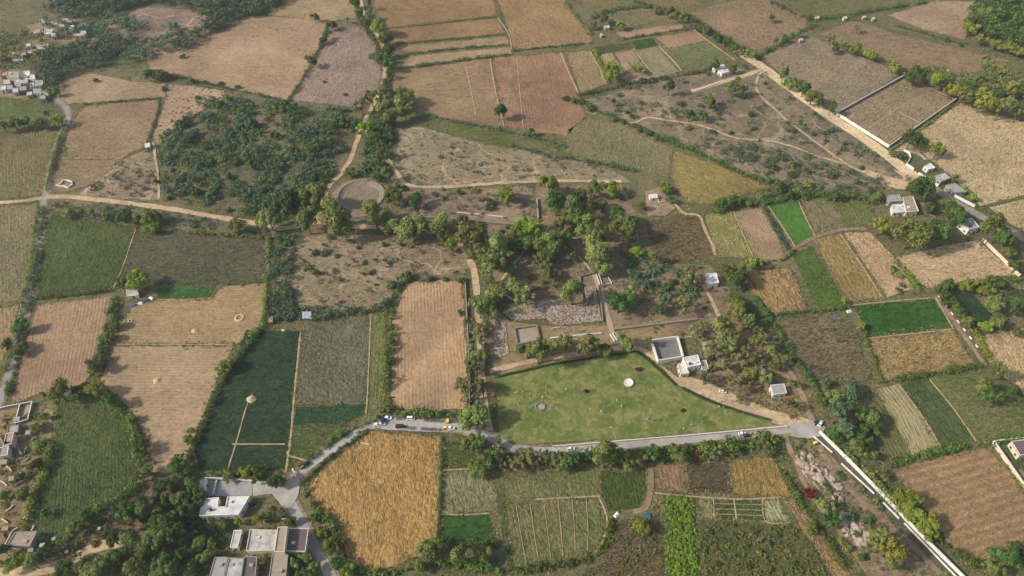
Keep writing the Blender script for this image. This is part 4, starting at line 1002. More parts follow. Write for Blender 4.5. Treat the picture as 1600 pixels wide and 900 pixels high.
mass('undergrowth', 'low grey green scrub covering the gullied mound', MOUND, 1000, 4, 15, 'scrub', 31, per=16, size=0.11, cl=0.12)
mass('undergrowth', 'olive bushes and rank grass on the gullied mound', MOUND, 420, 3, 11, 'olive', 61, per=14, size=0.12, cl=0.1, zk=0.18)
mass('undergrowth', 'dark thickets in the gullies of the mound', MOUND, 420, 7, 17, 'dark', 62, per=18, size=0.1, cl=0.28)
mass('undergrowth', 'dark scrub between the tree lined track and the basin', [(585,180),(618,185),(616,255),(600,290),(575,285),(558,270),(570,225),(575,190)], 180, 8, 15, 'dark', 32, per=16, size=0.1, keep=-0.3)
mass('undergrowth', 'low scrub on the dry ground beside the lane junction', SCRUB[1][1] + [], 90, 4, 9, 'scrub', 33, per=12, size=0.12)
mass('undergrowth', 'low weeds below the wide dirt track', SCRUB[2][1], 170, 4, 10, 'scrub', 34, per=12, size=0.12)
mass('undergrowth', 'small bushes dotting the stony scrubland', SCRUB[3][1], 170, 3, 10, 'scrub', 35, per=12, size=0.13, cl=0.05)
mass('undergrowth', 'dense dark thicket along the west side of the stony scrubland', [(436,372),(462,372),(460,410),(450,450),(470,480),(500,486),(480,500),(418,505),(425,450)], 170, 8, 15, 'scrub', 36, per=18, size=0.1, keep=-0.3)
mass('undergrowth', 'small bushes on the eroded slope', SCRUB[4][1], 120, 3, 8, 'scrub', 37, per=12, size=0.13)
mass('undergrowth', 'weeds and bushes on the terraced dry ground', SCRUB[5][1], 110, 4, 9, 'scrub', 38, per=12, size=0.12)
mass('undergrowth', 'scattered low scrub across the dry common', SCRUB[6][1], 380, 3, 12, 'scrub', 39, per=12, size=0.12, cl=0.05)
mass('undergrowth', 'thick scrub at the lower end of the dry common', [(1120,225),(1180,225),(1260,240),(1330,270),(1385,290),(1350,305),(1260,300),(1200,285),(1130,250)], 170, 6, 13, 'scrub', 40, per=14, size=0.1)
mass('undergrowth', 'bushes under the grove trees', SCRUB[7][1], 120, 5, 12, 'dark', 41, per=14, size=0.11)
mass('undergrowth', 'green thicket along the boundary beside the dry park', [(985,395),(1015,412),(1080,418),(1110,440),(1080,470),(1040,490),(1000,470),(985,440)], 85, 7, 15, 'scrub', 42, per=16, size=0.1)
mass('undergrowth', 'dry brush below the park trees', SCRUB[8][1], 110, 5, 11, 'dry', 43, per=12, size=0.12)
mass('undergrowth', 'dense bushes of the lower corner copse', SCRUB[9][1], 260, 8, 18, 'dark', 44, per=16, size=0.1, keep=0.0)
mass('undergrowth', 'weeds among the rubble beside the long wall', SCRUB[10][1], 120, 4, 11, 'dark', 45, per=12, size=0.12)
mass('undergrowth', 'bushes and weeds on the bushy olive ground', [(1090,815),(1235,822),(1270,855),(1300,900),(1100,900)], 260, 4, 11, 'olive', 46, per=14, size=0.12, zk=0.2)
mass('undergrowth', 'tall leafy growth of the bright strip', [(1040,776),(1083,778),(1094,900),(1044,900)], 260, 6, 11, 'bright', 47, per=16, size=0.11, zk=0.2, keep=-0.6)
mass('undergrowth', 'weeds and bushes on the village waste ground', [(0,635),(85,640),(80,690),(62,740),(45,820),(85,860),(0,885)], 150, 5, 12, 'olive', 48, per=14, size=0.11)
mass('undergrowth', 'weeds over the dark brown ground at the lower edge', [(955,825),(1030,808),(1038,900),(900,900),(945,880)], 110, 4, 9, 'olive', 49, per=12, size=0.12, zk=0.18)
mass('undergrowth', 'bushes around the school buildings', [(300,745),(315,800),(345,830),(360,820),(400,820),(415,790),(450,800),(470,830),(500,905),(450,905),(480,860),(445,815),(360,865),(325,905),(300,905)], 110, 6, 13, 'dark', 50, per=14, size=0.11)
mass('undergrowth', 'green growth in the verge of the eastern plots', [(1205,285),(1300,305),(1380,310),(1370,318),(1290,312),(1200,318),(1120,330),(1110,322),(1180,305)], 110, 6, 13, 'dark', 51, per=16, size=0.1, keep=0.0)

# ---- hedgerows: each one a planting of its own
HEDGES = [
 ([(608,490),(612,520),(608,560),(606,600),(604,640),(588,655)], 4.5, 4.2, 'hedge', 'tall dark hedge between the tan ridged field and the green strip'),
 ([(180,465),(178,500),(166,530),(158,560),(148,590),(138,602)], 4.0, 3.6, 'dark', 'dark hedge between the two western ploughed fields'),
 ([(92,612),(120,606),(140,606)], 3.0, 2.6, 'dark', 'dark hedge at the foot of the western ploughed field'),
 ([(175,628),(190,646),(205,662),(217,690),(220,720),(225,748)], 3.6, 3.2, 'hedge', 'hedge round the lower west green field'),
 ([(405,520),(385,545),(365,570),(345,600),(328,640),(312,680),(296,715)], 3.0, 2.8, 'hedge', 'hedge between the big ploughed field and the deep green crop'),
 ([(420,376),(418,410),(417,440),(414,480),(410,510),(395,525)], 2.6, 2.6, 'olive', 'weedy hedge on the east side of the big ploughed field'),
 ([(104,190),(96,215),(82,262),(72,300)], 2.0, 2.2, 'olive', 'weedy hedge on the east verge of the upper lane'),
 ([(70,330),(64,370),(56,420),(50,462),(44,490)], 2.2, 2.2, 'hedge', 'hedge on the east verge of the middle lane'),
 ([(60,325),(54,380),(46,430),(36,480),(24,530),(8,580)], 2.4, 2.4, 'olive', 'weedy hedge on the west verge of the lane'),
 ([(34,500),(28,560),(12,620)], 2.4, 2.4, 'hedge', 'hedge on the east verge of the lower lane'),
 ([(95,215),(84,250),(76,285)], 2.0, 2.0, 'hedge', 'short hedge on the west verge of the upper lane'),
 ([(490,500),(530,492),(575,486),(602,480)], 4.0, 3.2, 'scrub', 'grey green hedge below the stony scrubland'),
 ([(602,480),(612,465),(624,448),(640,430)], 3.4, 3.0, 'scrub', 'hedge up the corner of the tan ridged field'),
 ([(585,660),(560,668),(530,684),(500,706),(480,722)], 2.6, 2.4, 'hedge', 'roadside hedge above the curving road'),
 ([(575,673),(545,694),(510,720),(486,742),(472,758)], 1.8, 1.6, 'dark', 'low dark hedge between the road and the straw field'),
 ([(690,682),(689,740),(687,800),(683,842)], 1.5, 1.6, 'dark', 'thin dark hedge on the east side of the straw field'),
 ([(478,768),(492,792),(512,812),(524,832),(536,864),(552,888)], 3.4, 2.8, 'hedge', 'bushy hedge between the straw field and the lower road'),
 ([(552,893),(600,895),(650,888),(690,880),(760,888),(800,892)], 3.4, 2.4, 'hedge', 'hedge along the foot of the straw field'),
 ([(690,846),(735,850),(780,848)], 3.0, 2.2, 'dark', 'dark growth behind three round trees'),
 ([(806,892),(860,886),(905,880),(938,864),(950,838),(955,808)], 3.0, 2.0, 'hedge', 'hedge round the striped olive field'),
 ([(612,643),(640,648),(690,648),(715,648)], 3.6, 2.8, 'hedge', 'bushes between the car park and the ridged field'),
 ([(776,590),(820,580),(870,569),(930,560),(992,550)], 1.2, 1.0, 'lawnhedge', 'clipped hedge along the upper edge of the lawn'),
 ([(996,550),(1020,570),(1055,602)], 1.2, 1.0, 'lawnhedge', 'clipped hedge beside the park courtyard'),
 ([(1066,607),(1100,624),(1150,642),(1205,658)], 1.6, 1.1, 'lawnhedge', 'clipped hedge between the lawn and the sandy forecourt'),
 ([(870,718),(930,716),(990,714),(1050,710),(1100,704),(1160,696),(1215,688)], 6.0, 3.2, 'hedge', 'thick shrubs on the lower verge of the lawn road'),
 ([(770,716),(820,722),(870,722)], 5.0, 3.0, 'dry', 'dry shrubs below the lawn road bend'),
 ([(650,105),(700,98),(760,90),(800,86)], 2.4, 2.2, 'scrub', 'hedge along the top of the red brown fields'),
 ([(640,84),(700,78),(795,70)], 1.8, 1.6, 'scrub', 'thin hedge between the fallow strips'),
 ([(618,69),(700,62),(790,53)], 1.6, 1.3, 'olive', 'green balk hedge below the orange strip'),
 ([(604,45),(700,35),(776,26)], 1.4, 1.2, 'olive', 'green balk hedge between the orange fields'),
 ([(802,80),(860,74),(925,68)], 2.0, 1.6, 'scrub', 'hedge below the large orange brown field'),
 ([(880,5),(900,28),(922,55)], 3.0, 2.6, 'olive', 'bushy hedge east of the large orange brown field'),
 ([(925,30),(945,20),(985,14),(1020,12)], 4.0, 3.6, 'dark', 'tree hedge behind the small white farm huts'),
 ([(990,4),(1028,14),(1060,24),(1100,44),(1140,72),(1165,84)], 4.0, 4.0, 'dark', 'dark belt hedge running down to the diagonal road'),
 ([(975,62),(1010,56),(1075,46)], 2.0, 1.8, 'dark', 'hedge above the striped plots'),
 ([(930,80),(940,108),(950,132)], 2.4, 2.2, 'bright', 'green hedge west of the farmyard'),
 ([(905,150),(940,143),(985,132),(1040,122),(1090,114),(1120,104)], 2.6, 2.2, 'dark', 'hedge between the farm plots and the dry common'),
 ([(905,160),(940,178),(975,192),(1015,208),(1050,224),(1090,240),(1130,258),(1170,275),(1205,288)], 3.2, 2.8, 'dark', 'long dark hedge below the dry common'),
 ([(1180,92),(1208,75),(1240,56),(1270,42)], 3.0, 2.6, 'dark', 'hedge from the diagonal road up to the small huts'),
 ([(1205,5),(1240,22),(1270,34)], 4.0, 3.6, 'dark', 'tree hedge beside the pinkish brown field'),
 ([(1280,32),(1340,22),(1400,12),(1450,4)], 3.0, 2.6, 'dark', 'dark hedge along the top road'),
 ([(1395,40),(1440,52),(1490,66),(1515,70)], 2.0, 1.6, 'dark', 'hedge above the reddish earth track'),
 ([(1410,116),(1450,130),(1490,146)], 2.4, 2.0, 'olive', 'hedge behind the walled plot'),
 ([(1392,235),(1420,215),(1455,190),(1488,162)], 1.8, 1.4, 'olive', 'weedy growth outside the walled plot'),
 ([(1120,332),(1160,322),(1210,316),(1250,308),(1300,304)], 3.0, 2.6, 'hedge', 'hedge above the vivid green plot'),
 ([(1395,398),(1410,420),(1424,440),(1434,456)], 2.2, 2.0, 'bright', 'green hedge west of the walled tan field'),
 ([(1460,456),(1500,448),(1550,444),(1590,436)], 3.4, 3.0, 'hedge', 'hedge below the walled tan field'),
 ([(1478,462),(1500,492),(1520,520),(1535,545),(1548,572)], 3.6, 3.0, 'bright', 'leafy hedge east of the brown farm lane'),
 ([(1372,600),(1410,592),(1450,586),(1500,578),(1530,572)], 2.8, 2.4, 'hedge', 'hedge below the stubble field'),
 ([(1388,726),(1430,715),(1480,704),(1540,694),(1600,688)], 3.0, 2.2, 'hedge', 'hedge above the curved row field'),
 ([(1345,504),(1352,530),(1366,565),(1378,596)], 1.8, 1.6, 'hedge', 'hedge west of the stubble field'),
 ([(1240,392),(1225,405),(1195,412),(1170,416)], 2.4, 2.0, 'hedge', 'hedge below the smooth tan plot'),
 ([(1200,493),(1240,490),(1300,484),(1325,478)], 2.0, 1.8, 'hedge', 'hedge above the dark tangled stubble'),
 ([(1180,470),(1205,500),(1225,535),(1250,575),(1275,610),(1292,640)], 3.0, 2.6, 'dark', 'dark hedge outside the sloping park boundary'),
 ([(1210,716),(1228,745),(1245,780),(1280,830),(1320,890)], 2.6, 2.2, 'hedge', 'hedge between the golden wavy plot and the track'),
 ([(1300,690),(1340,725),(1385,775),(1410,805)], 3.0, 2.4, 'olive', 'weedy bank behind the long white wall'),
 ([(1460,838),(1490,862),(1530,886)], 3.4, 2.6, 'hedge', 'hedge at the foot of the curved row field'),
 ([(85,700),(76,728),(66,755),(52,790),(40,820)], 3.2, 2.8, 'bright', 'yellow green hedge between the village and the weedy field'),
 ([(215,760),(190,778),(150,800),(120,826),(90,858),(60,872)], 3.4, 3.0, 'hedge', 'hedge along the lower side of the weedy field'),
 ([(250,156),(246,180),(238,205),(230,225)], 1.6, 1.4, 'dark', 'dark hedge beside the dung heap field'),
 ([(130,164),(180,160),(252,154)], 1.4, 1.2, 'dark', 'dark hedge above the weedy topped brown field'),
 ([(450,160),(470,130),(485,105),(500,75),(512,48)], 2.4, 2.2, 'scrub', 'hedge between the bare field and the brush field'),
 ([(262,118),(300,126),(350,138),(400,148),(440,158)], 2.2, 2.0, 'scrub', 'hedge below the wide bare field'),
 ([(600,60),(607,90),(609,120),(600,140)], 3.6, 3.4, 'dark', 'dark hedge on the east side of the tree lined track'),
 ([(560,30),(575,52),(588,72),(592,95)], 3.0, 3.0, 'dark', 'dark hedge on the west side of the tree lined track'),
 ([(552,0),(560,20),(568,34)], 2.6, 2.6, 'dark', 'short hedge topmost on the tree lined track'),
 ([(660,178),(720,192),(800,208),(860,222),(885,232)], 2.2, 1.8, 'scrub', 'hedge below the red brown fields'),
 ([(800,228),(860,245),(930,255),(990,268)], 2.6, 2.2, 'scrub', 'hedge above the eroded slope'),
 ([(212,356),(260,360),(320,366),(380,370),(425,374)], 2.4, 2.0, 'olive', 'hedge above the olive weedy field'),
 ([(55,468),(100,464),(150,458),(178,454)], 2.2, 1.8, 'hedge', 'hedge below the dark green crop'),
 ([(1552,700),(1575,728),(1605,772)], 2.0, 1.6, 'bright', 'weeds along the far eastern wall'),
 ([(302,742),(340,742),(395,742),(430,748)], 2.4, 2.0, 'hedge', 'hedge between the deep green crop and the school yard'),
]
LEAF['lawnhedge'] = leaf_mat('leaves_clipped', (40, 74, 30), (70, 98, 44), False)
for i, (pts, w, h, lf, lb) in enumerate(HEDGES):
    if lf != 'lawnhedge': w, h = w * 1.15, h * 1.1
    rs = np.random.default_rng(500 + i)
    pl = smoothline(W(pts), 6); L = np.r_[0, np.cumsum(np.linalg.norm(np.diff(pl, axis=0), axis=1))]
    step = w * 0.38; cs, rr = [], []
    for s in np.arange(0, L[-1], step):
        p = np.array([np.interp(s, L, pl[:, 0]), np.interp(s, L, pl[:, 1])])
        k = 0.75 + 0.75 * mnoise.noise(Vector((p[0] * 0.10, p[1] * 0.10, i * 1.3))) + 0.35 * rs.normal() * 0.5
        if lf == 'lawnhedge': k = 0.95 + 0.1 * rs.random()
        if k < 0.32: continue
        r = w * 0.58 * min(k, 1.5)
        o = rs.normal(size=2) * w * (0.20 if lf != 'lawnhedge' else 0.03)
        cs.append(np.array([p[0] + o[0], p[1] + o[1], h1(p[0] + o[0], p[1] + o[1]) + min(k, 1.5) * h * 0.5])); rr.append(r)
    dist = math.hypot(np.linalg.norm(pl.mean(0)), CAM_H)
    V, F, R = leaf_cloud(cs, rr, int(44 * min(1, 450 / dist)), w * 0.13 if lf != 'lawnhedge' else 0.2, rs, flat=h / w * 1.15)
    link('hedgerow', mk_mesh('hedgerow', V, F, [LEAF[lf]], rnd=R), label=lb, category='hedge', group='hedgerows between the fields')

# ---- weeds and dry grass on every margin between the fields
rs = np.random.default_rng(90)
xy = np.c_[rs.uniform(-30, 1630, 150000), rs.uniform(-20, 920, 150000)]
keepk = rs.random(len(xy)) < np.clip(0.25 + (xy[:, 1] / 900) ** 1.2, 0, 1); xy = xy[keepk]
P = W(xy); ok = np.ones(len(P), bool)
for f_, poly, *_ in _fmeta:
    lo, hi = poly.min(0) - 1, poly.max(0) + 1
    k = np.where(ok & (P[:, 0] > lo[0]) & (P[:, 0] < hi[0]) & (P[:, 1] > lo[1]) & (P[:, 1] < hi[1]))[0]
    ok[k[in_poly(P[k], poly)]] = False
for pp in [W(LAWN)] + [W(q[2]) for q in APRONS]:
    k = np.where(ok)[0]; ok[k[in_poly(P[k], pp)]] = False
for rd, hw in ROADS:
    k = np.where(ok)[0]; ok[k[seg_dist(P[k], rd) < hw + 0.3]] = False
P, xy = P[ok], xy[ok]
g = np.array([mnoise.fractal(Vector((p[0] * 0.03, p[1] * 0.03, 4.4)), 0.8, 2.0, 3) for p in P])
inscr = np.zeros(len(P), bool)
for poly, rel in _PATCH: inscr |= in_poly(P, poly)
kk = rs.random(len(P)) < np.where(inscr, 0.45, 0.95) * np.clip(0.7 + g, 0.15, 1)
P, xy, g = P[kk], xy[kk], g[kk]; zz = H(P)
sz = rs.uniform(0.5, 1.25, len(P)) * np.clip(np.array([mpp(*q) for q in xy]) / 0.36, 0.9, 1.5)
half = rs.random(len(P)) < np.clip(0.5 + g * 0.8, 0.1, 0.9)
for nm, sel, cc, lb in (('weeds', half, ((66, 84, 42), (112, 116, 66)), 'green weeds on the margins between the fields'), ('dry_grass', ~half, ((122, 108, 72), (172, 150, 110)), 'dry yellow grass on the margins between the fields')):
    me = tuft_mesh(nm, np.c_[P[sel], zz[sel] + 0.02], sz[sel], tuft_mat(cc), 5, 0.8)
    link(nm, me, kind='stuff', label=lb, category='grass')
# ================================================================ BUILDINGS, WALLS, VEHICLES, PEOPLE
WHITE = plain('whitewash', (222, 216, 206), 0.85, 0.25, 0.4)
CREAM = plain('cream_plaster', (206, 190, 164), 0.9, 0.2, 0.5)
GREYP = plain('grey_plaster', (156, 150, 142), 0.9, 0.25, 0.5)
PINKW = plain('pinkish_plaster', (214, 190, 172), 0.9, 0.2, 0.5)
BRICKM = plain('brick_masonry', (150, 112, 90), 0.95, 0.3, 0.8)
ROOFW = plain('limewashed_roof', (218, 214, 208), 0.85, 0.5, 0.2)
ROOFS = plain('stained_concrete_roof', (192, 186, 178), 0.9, 0.6, 0.28)
ROOFG = plain('grey_concrete_roof', (158, 154, 150), 0.9, 0.3, 0.4)
ROOFT = plain('earth_roof', (160, 142, 124), 0.95, 0.3, 0.4)
ROOFD = plain('dark_felt_roof', (104, 92, 94), 0.9, 0.25, 0.5)
TIN = plain('corrugated_tin', (168, 176, 184), 0.55, 0.25, 0.6)
STONE = plain('old_stone', (142, 130, 114), 0.95, 0.35, 1.2, 0.6)
CONC = plain('concrete_coping', (204, 198, 190), 0.85, 0.2, 0.5)
DARKIN = flat_mat('dark_opening', (34, 32, 32), 0.6)
GLASS = flat_mat('window_glass', (46, 54, 60), 0.15)
WOOD = plain('door_wood', (92, 72, 54), 0.7, 0.2, 2.0)
BLUE = plain('blue_plastic', (58, 92, 150), 0.6, 0.15, 1.0)
BLACK = flat_mat('black_plastic', (30, 30, 32), 0.45)

def inset(poly, d):
    n = len(poly); out = []
    for i in range(n):
        p0, p1, p2 = poly[i - 1], poly[i], poly[(i + 1) % n]
        e1 = (p1 - p0) / np.linalg.norm(p1 - p0); e2 = (p2 - p1) / np.linalg.norm(p2 - p1)
        n1 = np.array([-e1[1], e1[0]]); n2 = np.array([-e2[1], e2[0]])
        b = n1 + n2; b /= max(np.linalg.norm(b), 1e-6)
        out.append(p1 + b * d / max(0.35, b @ n1))
    return np.array(out)

def house(name, label, roofpx, h, wall=WHITE, roof=ROOFW, parapet=0.45, cat='house', door=True, win=True, tank=False, group=None, lip=0.12, zbase=0.0):
    poly = W(roofpx, h)
    if area(poly) < 0: poly = poly[::-1]
    c = poly.mean(0); P = poly - c
    root = empty(name, (c[0], c[1], zbase), label=label, category=cat)
    if group: root['group'] = group
    link('wall', MB().prism(P, -0.2, h - 0.3).mesh('wall', wall), root)
    out = inset(P, -lip)
    rf = link('roof', MB().prism(out, h - 0.297, h).mesh('roof', roof), root)
    if parapet > 0:
        inn = inset(out, 0.32); n = len(P)
        for i in range(n):
            j = (i + 1) % n
            a_, b_ = out[i], out[j]; ia, ib = inn[i], inn[j]
            link('parapet', MB().prism([a_, b_, ib, ia], h + 0.001, h + parapet).mesh('parapet', wall), root)
    n = len(P); first = True
    for i in range(n):
        a_, b_ = P[i], P[(i + 1) % n]; L = np.linalg.norm(b_ - a_)
        e = (b_ - a_) / L; nn = np.array([e[1], -e[0]])
        if nn[1] > 0.25 or L < 2.5: continue          # openings on the sides that show
        ang = math.atan2(e[1], e[0]); k = max(1, int(L / 3.2))
        for q in range(k):
            m = a_ + e * L * (q + 0.5) / k + nn * 0.02
            if door and first and q == k // 2:
                d = link('door', MB().box(m[0], m[1], 0, 1.1, 0.12, 2.1, ang).mesh('door', WOOD), root); first = False
                link('door_frame', MB().box(m[0], m[1], 2.1, 1.3, 0.16, 0.14, ang).mesh('door_frame', CREAM), d)
            elif win:
                for fl in range(max(1, int(h // 3.3))):
                    w_ = link('window', MB().box(m[0], m[1], 1.0 + 3.2 * fl, 1.2, 0.10, 1.2, ang).mesh('window', GLASS), root)
                    link('window_sill', MB().box(m[0] + nn[0] * .06, m[1] + nn[1] * .06, 0.9 + 3.2 * fl, 1.4, 0.22, 0.097, ang).mesh('window_sill', CONC), w_)
    A_ = abs(area(P)); rr_ = random.Random(int(abs(c[0] * 7 + c[1] * 3)))
    if A_ > 45:
        q = P[0] * 0.55 + P[min(2, n - 1)] * 0.2 + P.mean(0) * 0.25; e0 = P[1] - P[0]; an = math.atan2(e0[1], e0[0])
        for _ in range(2 if A_ > 150 else 1):
            q = P.mean(0) + (P[rr_.randrange(n)] - P.mean(0)) * rr_.uniform(.2, .55)
            link('roof_hatch', MB().box(q[0], q[1], h + .001, rr_.uniform(1, 1.8), rr_.uniform(1, 1.5), rr_.uniform(.4, 1.0), an).mesh('roof_hatch', wall), rf)
        for _ in range(int(min(5, A_ / 50))):
            q = P.mean(0) + (P[rr_.randrange(n)] - P.mean(0)) * rr_.uniform(.2, .7)
            link('vent_pipe', MB().tube((q[0], q[1], h), (q[0], q[1], h + rr_.uniform(.4, .9)), .14, .14, 6).mesh('vent_pipe', GREYP), rf)
    if tank:
        t = MB(); q = P.mean(0) * 0.4 + P[0] * 0.5
        t.tube((q[0], q[1], h), (q[0], q[1], h + 1.3), 0.6, 0.6, 10); t.tube((q[0], q[1], h + 1.3), (q[0], q[1], h + 1.55), 0.6, 0.25, 10)
        link('water_tank', t.mesh('water_tank', BLACK), root)
    return root

# --- school by the road fork
house('school_building', 'white flat roofed building with a notched courtyard beside the concrete yard', [(317,780),(342,778),(340,793),(353,792),(356,777),(390,776),(373,804),(312,806.5)], 4.2, WHITE, ROOFW, 0.5, 'building', tank=True)
house('school_shed', 'narrow white shed at the end of the school yard', [(315,750),(323,749.6),(318,774),(310,773)], 3.2, WHITE, ROOFW, 0.3, 'shed')
house('storage_shed', 'long narrow white roofed shed below the notched building', [(366,829),(378,828.6),(371,855.6),(360,855)], 3.2, WHITE, ROOFS, 0.25, 'shed')
house('hall_building', 'large stained white flat roof beside the beige stair tower', [(391,828),(434,829),(428,860),(385,861.6)], 6.5, CREAM, ROOFS, 0.5, 'building')
house('stair_tower', 'tall narrow beige block between the white and dark roofs', [(434.6,824),(449,823.6),(444,863),(428.8,862)], 8.5, CREAM, ROOFT, 0.4, 'building')
house('annex_building', 'dark brown flat roof beside the lower paved road', [(450,826),(482,826.4),(477,862),(446,861)], 5.5, CREAM, ROOFD, 0.35, 'building')
house('workshop_building', 'grey flat roof at the lower edge, westmost of the school block', [(336,871),(356,871),(349,903),(327,903)], 4.5, GREYP, ROOFG, 0.35, 'building')
house('workshop_building', 'stained white flat roof beside the westmost grey roof', [(358,872),(381,873),(376,906),(350,906)], 4.7, GREYP, ROOFS, 0.35, 'building')
house('workshop_building', 'dark grey roof between the two lower school blocks', [(383,869),(402,870),(398,908),(377,908)], 4.2, GREYP, ROOFD, 0.3, 'building')
house('workshop_building', 'mottled brown grey roof below the beige stair tower', [(426,866),(450,867),(446,906),(420,906)], 5.2, GREYP, ROOFT, 0.35, 'building')
# --- park building
house('park_house', 'white flat roofed park building beside the walled courtyard', [(1067,559),(1090,555),(1095,570),(1074,574)], 4.6, WHITE, ROOFW, 0.35, 'building', tank=True)
house('park_house_wing', 'low white wing in front of the white park building', [(1059,569),(1068,567),(1077,583),(1064,585)], 3.4, PINKW, ROOFW, 0.3, 'building')
house('park_house_annex', 'grey roofed annex behind the white park building', [(1095.6,564),(1103,563),(1107,577),(1097,580)], 3.2, WHITE, ROOFT, 0.3, 'building')
house('pump_house', 'little grey roofed pump house under the dry park trees', [(1098,535),(1107,534),(1109,541),(1101,544.5)], 2.6, GREYP, ROOFG, 0.0, 'hut', tank=True)
house('gate_house', 'grey roofed gate house near the lawn corner', [(1204,602),(1225,600),(1229,614),(1208,617)], 3.6, WHITE, ROOFG, 0.25, 'building')
house('park_kiosk', 'small white kiosk beside the sloping service path', [(1184,573),(1190,571.6),(1194,583),(1187,585)], 2.8, WHITE, ROOFW, 0.15, 'hut')
house('watch_house', 'small white house alone at the park corner', [(1103,428),(1119,427),(1123,442),(1107,444)], 4.2, WHITE, ROOFW, 0.35, 'house')
# --- roadside houses
house('farm_house', 'grey roofed farmhouse behind the pollarded yard trees', [(1385,305),(1405,304),(1410,314),(1390,315.5)], 4.2, GREYP, ROOFG, 0.3)
house('farm_house', 'long earth roofed farmhouse beside the green olive plot', [(1410.5,309),(1426,307),(1435,330),(1416,332)], 4.0, WHITE, ROOFT, 0.35)
house('farm_house', 'low white roofed farmhouse front below the grey roof', [(1394,320),(1412,319),(1414,331),(1395,333)], 3.2, WHITE, ROOFW, 0.3)
house('roadside_house', 'white walled house with a flat grey roof by the paved road', [(1500,346),(1518,341),(1530,355),(1514,359)], 4.6, WHITE, ROOFG, 0.4, tank=True)
house('roadside_house', 'grey slab roofed roadside house, middle of three', [(1460,275),(1476,270),(1485,278),(1470,284)], 3.4, GREYP, ROOFS, 0.2)
house('roadside_house', 'grey tin roofed roadside house, lowest of three', [(1478,290),(1492,286),(1510,300),(1488,301)], 3.4, GREYP, ROOFG, 0.2)
house('roadside_house', 'tiny white roofed roadside house, uppermost of three', [(1444,260),(1453,255),(1461,262),(1450,265)], 3.0, WHITE, ROOFW, 0.2)
house('yard_house', 'pinkish walled house inside the far eastern wall', [(1580,690),(1612,686),(1625,705),(1594,712)], 4.0, PINKW, ROOFD, 0.4)
# --- farm of the striped plots
house('farm_house', 'long white roofed farmhouse beside the dirt spur', [(1114,103),(1131,101),(1133,106),(1117,109)], 3.6, WHITE, ROOFW, 0.3)
house('farm_house', 'second white roofed farmhouse block beside the dirt spur', [(1122,110),(1142,106),(1144,111),(1128,115)], 3.4, WHITE, ROOFW, 0.3)
for lb, q in (('white hut behind the bright tree at the far farm', [(942,40),(953,38),(954,44),(943,45)]), ('tiny white hut below the far farm tree', [(937,52),(941,51.6),(942,56),(938,56.4)]),
              ('white hut at the end of the far tree hedge', [(1272,26),(1280,24),(1282,29),(1274,30)]), ('white hut at the bend of the far road', [(1316,26),(1323,24),(1325,29),(1318,30.5)]),
              ('white hut beside the far hedge corner', [(1248,60),(1254,59),(1256,63),(1249,64)]), ('small white hut on the far road, western one', [(1347,25),(1353,24),(1354,27.5),(1348,28)]),
              ('small white hut on the far road, eastern one', [(1362,27),(1367,26),(1368,30),(1363,30.5)]), ('white hut in the bare yard by the golden wedge', [(1014,304),(1026,303),(1028,309),(1016,310)]),
              ('white hut with a stained roof beside the bright lone tree', [(197,453),(214,451),(216,461),(199,463)]), ('small white shed on the path by the mound', [(226,225),(233,223),(234,229),(227,231)]),
              ('small blue sided hut beside the dark tree clump', [(1357,683),(1363,682),(1364,688),(1358,689)])):
    cq = np.mean(np.array(q), 0); q = [tuple(cq + (np.array(p_) - cq) * (0.72 if cq[1] < 70 else 1.0)) for p_ in q]
    house('field_hut', lb, q, 2.6, CREAM if cq[1] < 70 else WHITE, ROOFS if cq[1] < 70 or 'stained' in lb else ROOFW, 0.15, 'hut', win=False, group='huts among the fields')
for k in range(3):
    house('tin_shed', ('first', 'second', 'third')[k] + ' grey tin shed from the west below the stony scrubland', [(472 + 5 * k, 487), (475.6 + 5 * k, 486.8), (476.4 + 5 * k, 497), (472.6 + 5 * k, 497.3)], 2.6, GREYP, TIN, 0, 'shed', win=False, group='tin sheds in the hedge')
house('brick_shed', 'low brick shed at the corner of the big ploughed field', [(419,495),(426,494),(426,503),(419,504)], 2.4, BRICKM, ROOFT, 0.2, 'shed', win=False)
